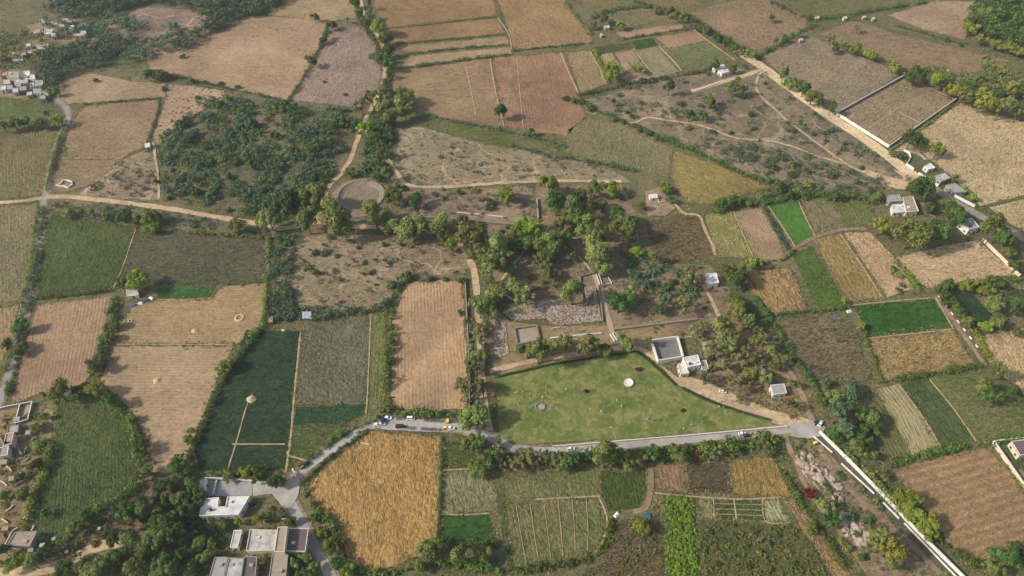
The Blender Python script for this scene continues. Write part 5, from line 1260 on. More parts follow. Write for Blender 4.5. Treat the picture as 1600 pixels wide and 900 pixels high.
# --- the hamlet in the far west
HAM = [((66,33),8,5),((76,50),12,7),((57,49),10,5),((112,43),9,6),((121,44),8,5),((105,32),14,6),((124,54),16,4),((64,74),13,6),((36,84),10,6),((28,92),16,7),((4,88),8,5),((84,90),10,5),((73,70),6,5),((20,117),18,8),((33,126),20,9),((48,120),13,7),((60,130),14,8),((10,128),12,7),((36,138),10,6),((58,142),12,7),((70,146),12,7),((24,141),8,6),((46,146),8,5),((66,152),10,6),((14,136),10,6),((52,132),9,6),((42,114),9,6),((28,132),8,5),((76,138),9,6),((4,138),10,6),((70,46),7,4),((84,54),8,5),((130,50),9,5),((96,40),8,4),((48,80),8,5),((20,84),8,5),((58,84),7,5),((44,70),7,4),((6,116),9,6),((84,36),8,4)]
for i, ((x, y), w, d) in enumerate(HAM):
    r = random.Random(i + 40); sk = r.uniform(-2.5, 1.0); tl = r.uniform(-0.18, 0.02) * w
    q = [(x - w/2 + sk*.3, y - d/2 - tl/2), (x + w/2 + sk*.3, y - d/2 + tl/2), (x + w/2 - sk*.3, y + d/2 + tl/2), (x - w/2 - sk*.3, y + d/2 - tl/2)]
    rm, wm, nm = r.choice([(ROOFS, GREYP, 'stained pale'), (ROOFW, WHITE, 'white'), (ROOFG, GREYP, 'grey'), (ROOFG, CREAM, 'grey'), (ROOFS, CREAM, 'stained pale'), (ROOFT, BRICKM, 'earth coloured'), (TIN, GREYP, 'bluish tin')])
    o = house('village_house', '', q, r.choice([3.0, 3.2, 3.6, 5.8 if w > 12 else 3.4]), wm, rm, r.choice([0, .25, .4]) if rm is not TIN else 0, group='houses of the far hamlet', tank=(i % 5 == 0))
    REG.append((o, nm + ' roofed hamlet house', 'house', 'houses of the far hamlet', (x, y)))
# --- village in the lower west
house('village_house', 'pinkish flat roofed house, uppermost of the lower village', [(10,678),(22,676),(18,694),(5,698)], 4.0, PINKW, ROOFT, 0.4, tank=True)
house('village_house', 'grey roofed house with a white side in the lower village', [(0,700),(14,697),(12,711),(-3,714)], 3.6, WHITE, ROOFT, 0.4)
house('village_house', 'lone house with a broad brown grey roof near the corner track', [(24,832),(58,831),(47,853),(12,852)], 4.0, GREYP, ROOFT, 0.4)
house('village_house', 'half built house behind the pinkish village house', [(14,665),(30,664),(28,675),(12,677)], 3.0, BRICKM, ROOFG, 0.3)

def wall_line(name, label, pts, h=2.0, th=0.35, mat=WHITE, cop=None, post=0.0, cat='wall', closed=False, seg=0.0, group=None):
    """a boundary wall: one section and coping per straight run, posts where it turns"""
    P = W(pts); c = P.mean(0); Q = P - c
    z0 = h1(*c)
    root = empty(name, (c[0], c[1], 0), label=label, category=cat, kind='thing')
    if group: root['group'] = group
    n = len(Q)
    for i in range(n if closed else n - 1):
        A_, B_ = Q[i], Q[(i + 1) % n]; L0 = np.linalg.norm(B_ - A_); k = max(1, int(L0 / seg)) if seg else 1
        for q in range(k):
            a_ = A_ + (B_ - A_) * q / k; b_ = A_ + (B_ - A_) * (q + 1) / k
            L = np.linalg.norm(b_ - a_); e = (b_ - a_) / L; m = (a_ + b_) / 2; an = math.atan2(e[1], e[0])
            s = link('wall_section', MB().box(m[0], m[1], -0.2, L - 0.012, th, h + 0.2, an).mesh('wall_section', mat), root)
            if cop is not None: link('coping', MB().box(m[0], m[1], h + 0.001, L - 0.004, th + 0.14, 0.14, an).mesh('coping', cop), s)
            if post: link('post', MB().box(a_[0], a_[1], -0.2, post, post, h + 0.55, an).mesh('post', cop or mat), root)
    if post and not closed: link('post', MB().box(Q[-1][0], Q[-1][1], -0.2, post, post, h + 0.55, 0).mesh('post', cop or mat), root)
    return root

wall_line('boundary_wall', 'long white wall along the sunken lane to the lower corner', [(1279,676),(1322,718),(1372,769),(1432,832),(1512,912)], 2.2, 0.4, WHITE, CONC, 0, seg=12)
wall_line('kerb_wall', 'low white kerb wall, upper stretch beside the long white wall', [(1270,682),(1300,708)], 0.9, 0.35, WHITE, CONC)
wall_line('kerb_wall', 'low white kerb wall, second stretch beside the long white wall', [(1314,725),(1365,772)], 0.9, 0.35, WHITE, CONC)
wall_line('kerb_wall', 'low white kerb wall, third stretch beside the long white wall', [(1379,786),(1404,811)], 0.9, 0.35, WHITE, CONC)
wall_line('kerb_wall', 'low white kerb wall, lowest stretch beside the long white wall', [(1412,818),(1496,905)], 0.9, 0.35, WHITE, CONC)
pl = smoothline(W([(1272,678),(1316,720),(1366,771),(1427,834),(1504,912)]), 8)
V, F = ribbon(pl, 3.4, 0.13, 0.05)
link('lane', mk_mesh('lane', V, F, [plain('dark_asphalt', (86, 84, 84), 0.9, 0.25, 0.4)], smooth=True), kind='structure', label='dark asphalt lane beside the long white wall', category='road')
wall_line('plot_wall', 'grey wall on the upper west side of the walled plot', [(1307,179),(1411,121)], 2.2, 0.4, GREYP, CONC, seg=25)
wall_line('plot_wall', 'white wall of the walled plot facing the diagonal road', [(1307,180),(1388,231)], 2.2, 0.4, WHITE, CONC, seg=15)
wall_line('plot_wall', 'grey wall on the lower east side of the walled plot', [(1388,231),(1493,157)], 2.2, 0.4, GREYP, CONC, seg=25)
wall_line('plot_wall', 'low earth wall at the back of the walled plot', [(1412,121),(1493,156)], 0.8, 0.6, BRICKM)
wall_line('boundary_wall', 'pinkish white wall on the east side of the walled tan field', [(1534,376),(1592,433)], 2.2, 0.45, PINKW, CONC, 0, seg=10)
wall_line('boundary_wall', 'pinkish wall of the yard at the far eastern edge', [(1620,685),(1550,692),(1600,764),(1625,795)], 2.2, 0.45, PINKW, CONC, 0, seg=10)
wall_line('boundary_wall', 'white roadside wall, upper piece by the houses', [(1415,258),(1427,266)], 1.8, 0.4, WHITE)
wall_line('boundary_wall', 'white roadside wall, middle piece by the houses', [(1434,272),(1445,279)], 1.8, 0.4, WHITE)
wall_line('boundary_wall', 'white roadside wall below the middle house', [(1454,285),(1465,292)], 1.8, 0.4, WHITE)
wall_line('boundary_wall', 'white roadside wall stretching past the lowest house', [(1490,307),(1522,324)], 1.8, 0.4, WHITE, CONC)
wall_line('boundary_wall', 'curved white garden wall by the tiny roadside house', [(1416,258),(1422,248),(1420,240),(1412,236)], 1.6, 0.4, WHITE)
wall_line('boundary_wall', 'stone garden wall behind the tiny roadside house', [(1422,238),(1436,242),(1446,250),(1460,250),(1470,246)], 1.4, 0.5, GREYP)
wall_line('boundary_wall', 'ruined wall corner beside the turning area', [(1366,270),(1370,265),(1384,265)], 1.4, 0.6, STONE)
wall_line('field_wall', 'long dark wall between the ridged tan field and the dry trees', [(727,440),(730,500),(733,560),(734,600),(733,645)], 1.8, 0.4, GREYP, None, 0, seg=20)
wall_line('boundary_wall', 'grey boundary wall on the lawn side of the road', [(865,699),(950,692),(1060,683),(1160,674),(1228,668)], 1.2, 0.35, CREAM, CONC, 0.5, seg=8)
wall_line('courtyard_wall', 'white walls around the grey park courtyard', [(1017.3,535.5),(1058,530),(1066.5,561),(1027.3,567.5)], 2.6, 0.5, WHITE, CONC, 0, closed=True)
wall_line('boundary_wall', 'thin garden wall running from the courtyard corner', [(1060,530),(1090,526)], 1.2, 0.3, CREAM)
wall_line('boundary_wall', 'stone embankment wall across the park above the lawn', [(958,516),(1000,511),(1050,505),(1090,500)], 1.4, 1.2, STONE, seg=6)
wall_line('terrace_wall', 'long pale kerb beside the little stone tank', [(860,529),(900,525),(940,521)], 0.8, 0.7, CONC)
wall_line('terrace_wall', 'stone wall along the top of the paved slope', [(820,473),(860,470),(873,476),(911,475)], 1.2, 0.5, STONE)
wall_line('terrace_wall', 'stone wall climbing beside the paved slope', [(911,474),(906,434),(932,427)], 1.6, 0.5, STONE)
wall_line('terrace_wall', 'retaining wall along the straight stone walkway', [(934,447),(939,475),(942,503)], 1.6, 0.5, STONE)
wall_line('terrace_wall', 'low wall of the old arcade west of the grove', [(652,341),(700,344),(760,350),(795,353)], 2.0, 0.8, STONE, STONE, 0, seg=6)
wall_line('terrace_wall', 'upper ledge wall of the old arcade', [(655,331),(720,333),(790,340)], 0.8, 0.8, CREAM, None, 0, seg=8)
wall_line('terrace_wall', 'stone wall standing in the reddish grove clearing', [(839,312),(840,330),(841,343)], 1.8, 0.8, GREYP)
wall_line('terrace_wall', 'west rail wall of the walkway steps', [(931,428),(937,446)], 1.2, 0.4, CONC)
wall_line('terrace_wall', 'east rail wall of the walkway steps', [(935,428),(941,446),(956,444),(950,434)], 1.0, 0.4, CONC)
wall_line('terrace_wall', 'west rail of the lawn gate ramp', [(953,523),(960,534)], 1.0, 0.35, WHITE)
wall_line('terrace_wall', 'east rail of the lawn gate ramp', [(957,522),(964,533)], 1.0, 0.35, WHITE)
wall_line('yard_wall', 'wall round the yard of the white hut by the golden wedge', [(1028,310),(1029,318),(1042,316),(1044,308)], 1.4, 0.3, CREAM)
wall_line('yard_wall', 'walled village yard uppermost in the lower village', [(34,634),(53,630),(46,658),(26,664)], 1.8, 0.35, GREYP, CONC, closed=True)
wall_line('yard_wall', 'village yard wall reaching the paved lane', [(0,641),(16,637),(33,634)], 1.8, 0.35, GREYP, CONC)
wall_line('yard_wall', 'yard wall of the lone lower village house', [(10,853),(22,830),(30,826)], 1.4, 0.35, CREAM)
wall_line('yard_wall', 'white yard wall above the school forecourt', [(322,749),(360,750),(395,753),(430,757)], 1.6, 0.35, WHITE, CONC, 0, seg=8)
wall_line('yard_wall', 'inner wall dividing the school yard', [(340,752),(334,775)], 1.6, 0.35, WHITE)
wall_line('yard_wall', 'winding garden wall below the notched school building', [(300,824),(304,826),(308,832),(322,838),(332,833),(340,834)], 0.9, 0.4, CONC)
wall_line('yard_wall', 'short garden wall below the school roof corner', [(344,830),(353,824),(357,817)], 0.9, 0.4, CONC)
wall_line('yard_wall', 'white wall corner by the dark annex roof', [(440,812),(448,812),(452,816)], 1.0, 0.35, WHITE)
wall_line('yard_wall', 'ochre wall at the end of the dirt spur', [(1081,141),(1083,145),(1088,143),(1122,131)], 1.0, 0.7, CREAM)
wall_line('ruin_wall', 'white ringed ruin beside the lane junction', [(88,291),(96,288),(99,283),(106,283),(113,285),(114,290),(107,294),(100,292)], 1.2, 0.5, WHITE, cat='ruin', closed=True)
for k in range(7):
    t = k / 6
    wall_line('boundary_stone', ('first','second','third','fourth','fifth','sixth','seventh')[k] + ' white boundary slab down the brown farm lane', [(1466 + 58 * t, 463 + 76 * t), (1469.5 + 58 * t, 467.5 + 76 * t)], 0.7, 0.5, WHITE, cat='stone', group='white slabs along the farm lane')
# concrete school yard and courtyard floors
for lb, q, m in (('concrete school yard behind the white buildings', [(322,751),(395,754),(394,775),(345,776),(325,776)], ROOFG), ('grey paved floor of the park courtyard', [(1018.5,536.5),(1057,531.3),(1065,560),(1028,566)], plain('court_floor', (120,116,110), 0.9, 0.3, 0.5)),
                 ('concrete floor of the walled village yard', [(34.5,635),(52,631),(45.5,657),(27,663)], ROOFT), ('brown earth floor of the little stone tank', [(805.5,516),(837,511.5),(841.5,532),(809,538.5)], ROOFT)):
    P = W(q); link('yard_floor', mk_mesh('yard_floor', np.c_[P, np.full(len(P), 0.42)], [list(range(len(P)))], [m]), kind='structure', label=lb, category='floor')

# --- paved stone slopes of the old tank
pv = NT('rubble_paving'); v = pv.pos(); vo = pv.n('TexVoronoi'); pv.l(v, vo.inputs['Vector']); vo.inputs['Scale'].default_value = 0.75
hs = pv.n('SeparateColor'); pv.l(vo.outputs['Color'], hs.inputs[0])
k = pv.mix(hs.outputs[0], lin((172, 156, 138)), lin((134, 122, 108)))
k = pv.mix(pv.math('MULTIPLY', pv.ramp(pv.noise(v, 0.08, 4), 0.45, 0.65), 0.6), k, lin((152, 122, 98)))
k = pv.mix(pv.ramp(vo.outputs['Distance'], 0.35, 0.8), k, lin((88, 78, 68)))
PAV = pv.out(k, 0.95, pv.math('SUBTRACT', 1.0, vo.outputs['Distance']), 1.0, 0.4)
for lb, q, z0, z1 in (('rubble stone paved slope of the old tank', [(826,473),(860,471),(872,477),(910,476),(907,440),(931,450),(940,502),(888,508),(866,508),(854,498),(802,502),(785,488)], 0.5, 1.1), ('grey rubble paved slope beside the western park path', [(775,488),(790,504),(793,536),(796,552),(780,560),(772,552),(774,512)], 0.4, 0.8)):
    P = W(q)
    if area(P) < 0: P = P[::-1]
    link('stone_slope', MB().prism(P, -0.1, z0, 0, None).mesh('stone_slope', PAV), label=lb, category='stone slope')

# --- little stone tank
wall_line('stone_tank', 'small rectangular stone tank below the paved slope', [(804,515),(838,510.5),(843,533),(808,540)], 1.5, 0.7, STONE, STONE, cat='tank', closed=True)

# --- round basin
R = 36.0 * mpp(564, 307); bc = at(564, 306, 1.0); N = 48
root = empty('round_basin', (bc.x, bc.y, 0.16), label='large round stone walled basin with a bare floor', category='basin')
root.scale = (1, 1, 0.6)
def ring(prof, n=N, a0=0, a1=2 * math.pi):
    V, F = [], []; cl = abs(a1 - a0 - 2 * math.pi) < 1e-6; m = n if cl else n + 1
    for i in range(m):
        t = a0 + (a1 - a0) * i / n
        for r, z in prof: V.append((math.cos(t) * r, math.sin(t) * r, z))
    q = len(prof)
    for i in range(n):
        j = (i + 1) % m
        for k in range(q - 1): F.append((i * q + k, j * q + k, j * q + k + 1, i * q + k + 1))
    return V, F
BAS = plain('basin_plaster', (142, 128, 112), 0.95, 0.35, 0.3, 0.5)
V, F = ring([(R * 0.80, 0.40), (R * 0.97, 2.6)]); link('inner_slope', mk_mesh('inner_slope', V, [f[::-1] for f in F], [BAS]), root)
V, F = ring([(R * 1.30, 0.0), (R * 1.12, 1.2), (R * 1.035, 2.3)]); link('bank', mk_mesh('bank', V, F, [MATS['lane']], smooth=True), root)
V = [(math.cos(2 * math.pi * i / N) * R * 0.81, math.sin(2 * math.pi * i / N) * R * 0.81, 0.41) for i in range(N)]
link('floor', mk_mesh('floor', V, [list(range(N))], [ground_mat('basin_floor', (142,124,106), (128,112,96), squig=0.15, bumps=0.2)]), root)
nb = 36
for i in range(nb):
    V, F = ring([(R * 0.962, 2.2), (R * 0.962, 3.0), (R * 1.035, 3.0), (R * 1.035, 1.8)], 3, 2 * math.pi * i / nb + 0.006, 2 * math.pi * (i + 1) / nb - 0.006)
    link('rim_block', mk_mesh('rim_block', V, F, [STONE]), root)
for i in range(13):
    t = -0.45 + i * 0.13; c, s = math.cos(t), math.sin(t)
    link('buttress', MB().prism([(c * R * .965 - s * .35, s * R * .965 + c * .35), (c * R * .85 - s * .35, s * R * .85 + c * .35), (c * R * .85 + s * .35, s * R * .85 - c * .35), (c * R * .965 + s * .35, s * R * .965 - c * .35)], 0.4, 2.2).mesh('buttress', GREYP), root)
for i in range(5):
    link('step', MB().box(0.06 * R, R * (0.98 - 0.03 * i), 0.3, 2.2, 0.03 * R, 2.9 - 0.45 * i).mesh('step', STONE), root)

# --- lawn furniture
p = on(982, 599); m = MB(); r = 7.3 * mpp(982, 599)
root = empty('round_platform', (p.x, p.y, 0.3), label='white round platform on the park lawn', category='platform')
link('base', MB().tube((0, 0, -0.1), (0, 0, 0.45), r, r, 32).mesh('base', WHITE), root)
link('rim', mk_mesh('rim', *ring([(r * 0.9, 0.451), (r * 0.9, 0.8), (r, 0.8), (r, 0.451)], 32), [WHITE]), root)
p = on(845, 636)
root = empty('rock_garden', (p.x, p.y, 0.3), label='ring of grey boulders on the lawn', category='rock garden')
rr = random.Random(4)
for i in range(14):
    t = i * 0.45; q = 2.3 + rr.uniform(-.3, .3)
    bm = bmesh.new(); bmesh.ops.create_icosphere(bm, subdivisions=1, radius=1)
    for v_ in bm.verts: v_.co = Vector((v_.co.x * rr.uniform(.5, .8), v_.co.y * rr.uniform(.5, .8), max(-.3, v_.co.z) * rr.uniform(.5, .8)))
    me = bpy.data.meshes.new('stone'); bm.to_mesh(me); bm.free(); me.materials.append(STONE)
    o = link('stone', me, root); o.location = (math.cos(t) * q, math.sin(t) * q * .9, .2); o.rotation_euler.z = t
link('gravel_bed', mk_mesh('gravel_bed', [(math.cos(k * .4) * 2.2, math.sin(k * .4) * 2, .06) for k in range(15)], [list(range(15))], [GREYP]), root)
for lb, x, y in (('tall lamp pole on the lawn below the platform', 940, 644), ('lamp pole on the lawn west of the crimson bush', 1012, 656)):
    p = on(x, y); root = empty('lamp_pole', (p.x, p.y, .3), label=lb, category='lamp pole')
    link('pole', MB().tube((0, 0, -.1), (0, 0, 5.6), .09, .05, 8).mesh('pole', GREYP), root)
    link('lamp_head', MB().box(.35, 0, 5.55, .9, .25, .14).mesh('lamp_head', GREYP), root)
    link('footing', MB().box(0, 0, -.05, .5, .5, .25).mesh('footing', CONC), root)
for i, (lb, x, y) in enumerate((('swing frame on the lawn near the road', 1014, 656), ('low climbing frame on the lawn near the road', 1022, 658))):
    p = on(x, y); root = empty('play_frame', (p.x, p.y, .3), 0.3 * i, label=lb, category='play frame')
    for sx in (-1.6, 1.6):
        for sy in (-1, 1): link('leg', MB().tube((sx, sy, -.05), (sx, 0, 2.3), .07, .07, 6).mesh('leg', GREYP), root)
    link('crossbar', MB().tube((-1.8, 0, 2.3), (1.8, 0, 2.3), .07, .07, 6).mesh('crossbar', GREYP), root)
    link('seat', MB().box(0, 0, .5, 1.2, .4, .06).mesh('seat', WOOD), root)

# --- straw heaps and rings on the ploughed fields
STRAWM = plain('straw', (192, 168, 128), 0.95, 0.3, 1.5, 0.6)
for lb, x, y, s in (('pale straw heap in the upper half of the big ploughed field', 305, 517, 2.0), ('pale straw heap in the lower half of the big ploughed field', 246, 595, 2.2), ('sandy heap on the deep green crop field', 393, 624, 2.6), ('small straw heap by the tin sheds', 443, 516, 1.2)):
    p = on(x, y); bm = bmesh.new(); bmesh.ops.create_icosphere(bm, subdivisions=3, radius=1)
    for v_ in bm.verts:
        n_ = mnoise.noise(v_.co * 0.9 + Vector((x * .37, y * .37, 0))); g_ = 1 - max(0, v_.co.z) * .35
        v_.co = Vector((v_.co.x * s * (1.05 + .3 * n_) * g_, v_.co.y * s * (.8 + .25 * n_) * g_, max(-.05, v_.co.z * s * .5 * (1 + .3 * n_))))
    me = bpy.data.meshes.new('straw_heap'); bm.to_mesh(me); bm.free(); me.materials.append(STRAWM)
    o = link('straw_heap', me, label=lb, category='straw heap', group='straw heaps on the fields'); o.location = (p.x, p.y, .12)
for lb, x, y, r in (('small round well in the big ploughed field', 204, 502, 1.3), ('pale ring of straw near the hedge of the big ploughed field', 374, 497, 2.6)):
    p = on(x, y); o = link('well_ring', mk_mesh('well_ring', *ring([(r * .6, 0), (r * .62, .5), (r, .45), (r * 1.15, 0)], 20), [STRAWM]), label=lb, category='well'); o.location = (p.x, p.y, .14)
# tarpaulins by the hut
for lb, x, y, m in (('blue tarpaulin by the stained hut, westmost', 209, 478, BLUE), ('white tarpaulin between the blue ones', 220, 474, WHITE), ('blue tarpaulin by the stained hut, eastmost', 227, 470, BLUE), ('white sheet near the small bright green plot', 237, 466, WHITE), ('blue sheet by the field hut lane', 1012, 806, BLUE), ('white sheet below the sandy hut lane', 963, 805, WHITE), ('blue drum beside the eastern pump', 1307, 493, BLUE), ('white sheet beside the emerald crop', 1326, 487, WHITE)):
    p = on(x, y); r_ = random.Random(x); mm = MB(); s = 1.5
    base = [(-s, -s * .6), (s, -s * .7), (s * 1.1, s * .6), (-s * .8, s * .7)]
    mm.prism(base, 0, .9, 0, [(q[0] * .7 + r_.uniform(-.2, .2), q[1] * .25) for q in base])
    o = link('tarpaulin', mm.mesh('tarpaulin', m), label=lb, category='tarpaulin', group='tarpaulins at the field huts'); o.location = (p.x, p.y, .15); o.rotation_euler.z = r_.uniform(-.5, .8)

# --- rocks of the rubble heap
rocks = []
for k in range(5):
    bm = bmesh.new(); bmesh.ops.create_icosphere(bm, subdivisions=2, radius=1); rr = random.Random(k)
    for v_ in bm.verts:
        n_ = mnoise.noise(v_.co * 1.3 + Vector((k * 9, 0, 0))); c_ = mnoise.cell(v_.co * 1.4 + Vector((k * 5, 1, 2)))
        v_.co *= 1 + .35 * n_ + .12 * c_; v_.co.z = max(-.35, v_.co.z * .62)
    me = bpy.data.meshes.new('boulder'); bm.to_mesh(me); bm.free(); me.materials.append(plain('pale_rock', (172, 154, 136), .95, .35, .8, .6)); rocks.append(me)
rk = [(1252,706),(1302,815),(1296,730),(1320,772)]
RA = [[(1243,702),(1266,712),(1290,735),(1302,752),(1322,772),(1318,788),(1298,775),(1278,750),(1258,745),(1246,722)], [(1306,798),(1330,805),(1352,822),(1362,836),(1350,858),(1332,848),(1312,820)]]
rr = random.Random(8); nr = 0
for outline, n in ((RA[0], 62), (RA[1], 44)):
    xs = [p[0] for p in outline]; ys = [p[1] for p in outline]; c = 0
    while c < n:
        x, y = rr.uniform(min(xs), max(xs)), rr.uniform(min(ys), max(ys))
        if not in_poly(np.array([[x, y]]), np.array(outline, float))[0]: continue
        c += 1; nr += 1
        s = rr.uniform(.45, 1.5) if rr.random() < .8 else rr.uniform(1.5, 2.3); p = on(x, y)
        o = link('boulder', rocks[nr % 5]); o.location = (p.x, p.y, p.z + s * .15); o.scale = (s * rr.uniform(.8, 1.6), s * rr.uniform(.7, 1.1), s * rr.uniform(.6, 1)); o.rotation_euler = (rr.uniform(-.2, .2), rr.uniform(-.2, .2), rr.uniform(0, 6.28))
        REG.append((o, 'pale rough boulder', 'boulder', 'boulders of the rubble heap', (x, y)))

# --- dung heaps, a few pixels each, on the dotted field
bm = bmesh.new(); rr = random.Random(77); outl = np.array(FIELDS[4][2], float); nd = 0
while nd < 120:
    x, y = rr.uniform(238, 352), rr.uniform(132, 226)
    if not in_poly(np.array([[x, y]]), outl)[0]: continue
    nd += 1; p = at(x, y); s = rr.uniform(.35, .8)
    g = bmesh.ops.create_cone(bm, segments=7, radius1=s, radius2=s * .3, depth=s * .6)
    for v_ in g['verts']: v_.co += Vector((p.x, p.y, .3))
me = bpy.data.meshes.new('dung_heaps'); bm.to_mesh(me); bm.free(); me.materials.append(plain('dung', (84, 72, 56), .95, .2, 1))
link('dung_debris', me, kind='stuff', label='small dark dung heaps dotted over the bare field', category='dung')

# --- vehicles
TYRE = flat_mat('tyre_rubber', (28, 28, 28), .8); CHROME = flat_mat('hub_metal', (150, 150, 152), .4)
def wheel(root, x, y, r=.31, w=.2):
    t = link('wheel', MB().tube((x, y - w / 2, r), (x, y + w / 2, r), r, r, 14).mesh('wheel', TYRE), root)
    link('hub', MB().tube((x, y - w / 2 - .01, r), (x, y + w / 2 + .01, r), r * .5, r * .5, 10).mesh('hub', CHROME), t)

def loft(secs, mat, name):
    bm = bmesh.new(); rows = [[bm.verts.new(p) for p in s] for s in secs]
    for a_, b_ in zip(rows, rows[1:]):
        n = len(a_)
        for i in range(n): bm.faces.new((a_[i], a_[(i + 1) % n], b_[(i + 1) % n], b_[i]))
    bm.faces.new(rows[0][::-1]); bm.faces.new(rows[-1]); bmesh.ops.recalc_face_normals(bm, faces=bm.faces)
    me = bpy.data.meshes.new(name); bm.to_mesh(me); bm.free(); me.materials.append(mat); return me

def sec(x, w, z0, z1):
    return [(x, -w * .94, z0), (x, w * .94, z0), (x, w, z0 * .5 + z1 * .5), (x, w * .9, z1), (x, -w * .9, z1), (x, -w, z0 * .5 + z1 * .5)]

def car(px, py, ang, col, label, cname, L=3.8, kind='car'):
    p = on(px, py); paint = flat_mat('car_paint_' + cname, col, .3)
    root = empty('parked_car' if kind == 'car' else 'parked_van', (p.x, p.y, p.z + .48), ang, label=label, category=kind, group='vehicles on the road')
    k = L / 3.8; hi = 1.0 if kind == 'car' else 1.35
    body = [(-1.88, .66, .34, .78), (-1.8, .78, .22, .86), (-1.0, .8, .2, .9), (.6, .8, .2, .9), (1.1, .79, .2, .86), (1.75, .74, .22, .72), (1.9, .6, .34, .6)]
    link('body', loft([sec(x * k, w, z0, z1) for x, w, z0, z1 in body], paint, 'body'), root)
    cab = [(-1.7, .6, .86, .95), (-1.35, .68, .87, 1.42 * hi), (.1, .68, .87, 1.45 * hi), (.95, .62, .85, .92)] if kind == 'car' else [(-1.78, .7, .86, 1.5), (-1.6, .72, .87, 1.9), (.9, .72, .87, 1.9), (1.35, .66, .85, .95)]
    g = link('cabin_glass', loft([sec(x * k, w, z0, z1) for x, w, z0, z1 in cab], GLASS, 'cabin_glass'), root)
    zt = max(c[3] for c in cab)
    link('roof_panel', MB().box(((cab[1][0] + cab[2][0]) / 2) * k, 0, zt - .05, (cab[2][0] - cab[1][0]) * k, 1.2, .07).mesh('roof_panel', paint), root)
    for x in (-1.2, 1.18):
        for y in (-.72, .72): wheel(root, x * k, y)
    for y in (-.5, .5): link('headlight', MB().box(1.86 * k, y, .5, .08, .28, .14).mesh('headlight', CHROME), root)
    return root

def rickshaw(px, py, ang, label):
    p = on(px, py); Yl = flat_mat('rickshaw_yellow', (226, 190, 40), .5); Gr = flat_mat('rickshaw_green', (40, 92, 56), .5)
    root = empty('auto_rickshaw', (p.x, p.y, p.z + .48), ang, label=label, category='rickshaw', group='vehicles on the road')
    link('body', loft([sec(x, w, z0, z1) for x, w, z0, z1 in ((-1.3, .6, .3, .8), (-1.1, .68, .25, .95), (.3, .66, .25, .9), (.9, .45, .3, .95), (1.25, .22, .4, .8))], Gr, 'body'), root)
    link('canopy', loft([sec(x, w, z0, z1) for x, w, z0, z1 in ((-1.25, .58, .92, 1.3), (-1.1, .66, .95, 1.7), (.5, .62, 1.45, 1.75), (.8, .5, 1.4, 1.6))], Yl, 'canopy'), root)
    link('windscreen', MB().box(.86, 0, .95, .05, .9, .5).mesh('windscreen', GLASS), root)
    wheel(root, -.85, -.6, .24, .14); wheel(root, -.85, .6, .24, .14); wheel(root, 1.0, 0, .24, .14)
    return root

def bike_proto():
    col = flat_mat('motorcycle_black', (40, 36, 38), .4)
    root = empty('motorcycle', (0, 0, 0))
    wheel(root, -.6, 0, .3, .12); wheel(root, .62, 0, .3, .12)
    m = MB(); m.tube((-.6, 0, .3), (-.1, 0, .55), .05, .06, 6); m.tube((-.1, 0, .55), (.45, 0, .8), .06, .05, 6); m.tube((.62, 0, .3), (.42, 0, .95), .04, .04, 6)
    link('frame', m.mesh('frame', col), root)
    link('tank', loft([sec(x, w, z0, z1) for x, w, z0, z1 in ((-.1, .1, .65, .8), (.1, .16, .62, .92), (.4, .1, .68, .9))], flat_mat('motorcycle_red', (120, 30, 30), .3), 'tank'), root)
    link('seat', MB().box(-.38, 0, .72, .7, .26, .12).mesh('seat', col), root)
    link('handlebar', MB().tube((.42, -.34, 1.0), (.42, .34, 1.0), .025, .025, 6).mesh('handlebar', CHROME), root)
    link('engine', MB().box(.05, 0, .28, .42, .26, .3).mesh('engine', CHROME), root)
    return root

CW = (232, 232, 230); CD = (44, 46, 50)
car(892, 703, .09, CW, 'white car driving on the lawn road near the roadside trees', 'white')
car(1159, 679, .09, CW, 'white car driving on the lawn road near the junction', 'white')
car(1166, 682, .09, CD, 'dark car just behind the white car near the junction', 'dark')
car(607, 654.5, .0, CW, 'white car parked by the hedge at the car park west end', 'white')
car(590, 665, .12, CW, 'white car parked at the road bend', 'white')
car(597, 664, .12, (200, 200, 196), 'pale grey car parked against the white one at the bend', 'grey')
car(642, 655.5, .0, CW, 'white van parked by the hedge of the car park', 'white', 4.2, 'van')
car(626, 668, .0, CD, 'dark green van parked on the straw field side', 'dark', 5.0, 'van')
car(599, 659, 1.4, CD, 'dark van standing across the car park west end', 'dark', 4.0, 'van')
car(705, 670.5, .0, CW, 'white car parked on the straw field side', 'white')
car(1281, 663, .9, CW, 'white car parked at the boundary corner', 'white')
car(1274, 662, .5, CD, 'dark car parked beside the white one at the boundary corner', 'dark')
car(1129, 613.5, -.2, CW, 'white car parked on the sandy forecourt', 'white')
car(476, 728, .62, CD, 'dark trailer van behind the yellow rickshaw', 'dark', 6.0, 'van')
car(397, 788, .9, CD, 'dark car parked beside the notched school building', 'dark')
rickshaw(700, 659.5, 1.5, 'yellow rickshaw parked on the hedge side of the car park')
rickshaw(697, 670.5, .1, 'yellow rickshaw parked on the straw field side')
rickshaw(473, 731, .6, 'yellow rickshaw on the road by the white barrier')
rickshaw(1273, 694, .3, 'yellow rickshaw parked below the road junction')
bp = bike_proto(); bikes = [(663,657,1.5),(667,657.5,1.5),(671,658,1.6),(675,658.3,1.4),(679,658.5,1.5),(683,658.8,1.5),(687,659,1.6),(691,659,1.5),(705,660,1.5),(709,660,1.6),(620,655,1.5),(624,655.5,1.5),(630,655,1.4),(636,669.5,1.5),(641,669.8,1.5),(646,670,1.5),(658,671,1.5),(662,671.3,1.6),(666,671.6,1.5),(671,671.8,1.4),(675,672,1.5),(680,672.2,1.5),(686,672.4,1.5),(564,669,.9),(559,676,.7),(541,697,.6)]
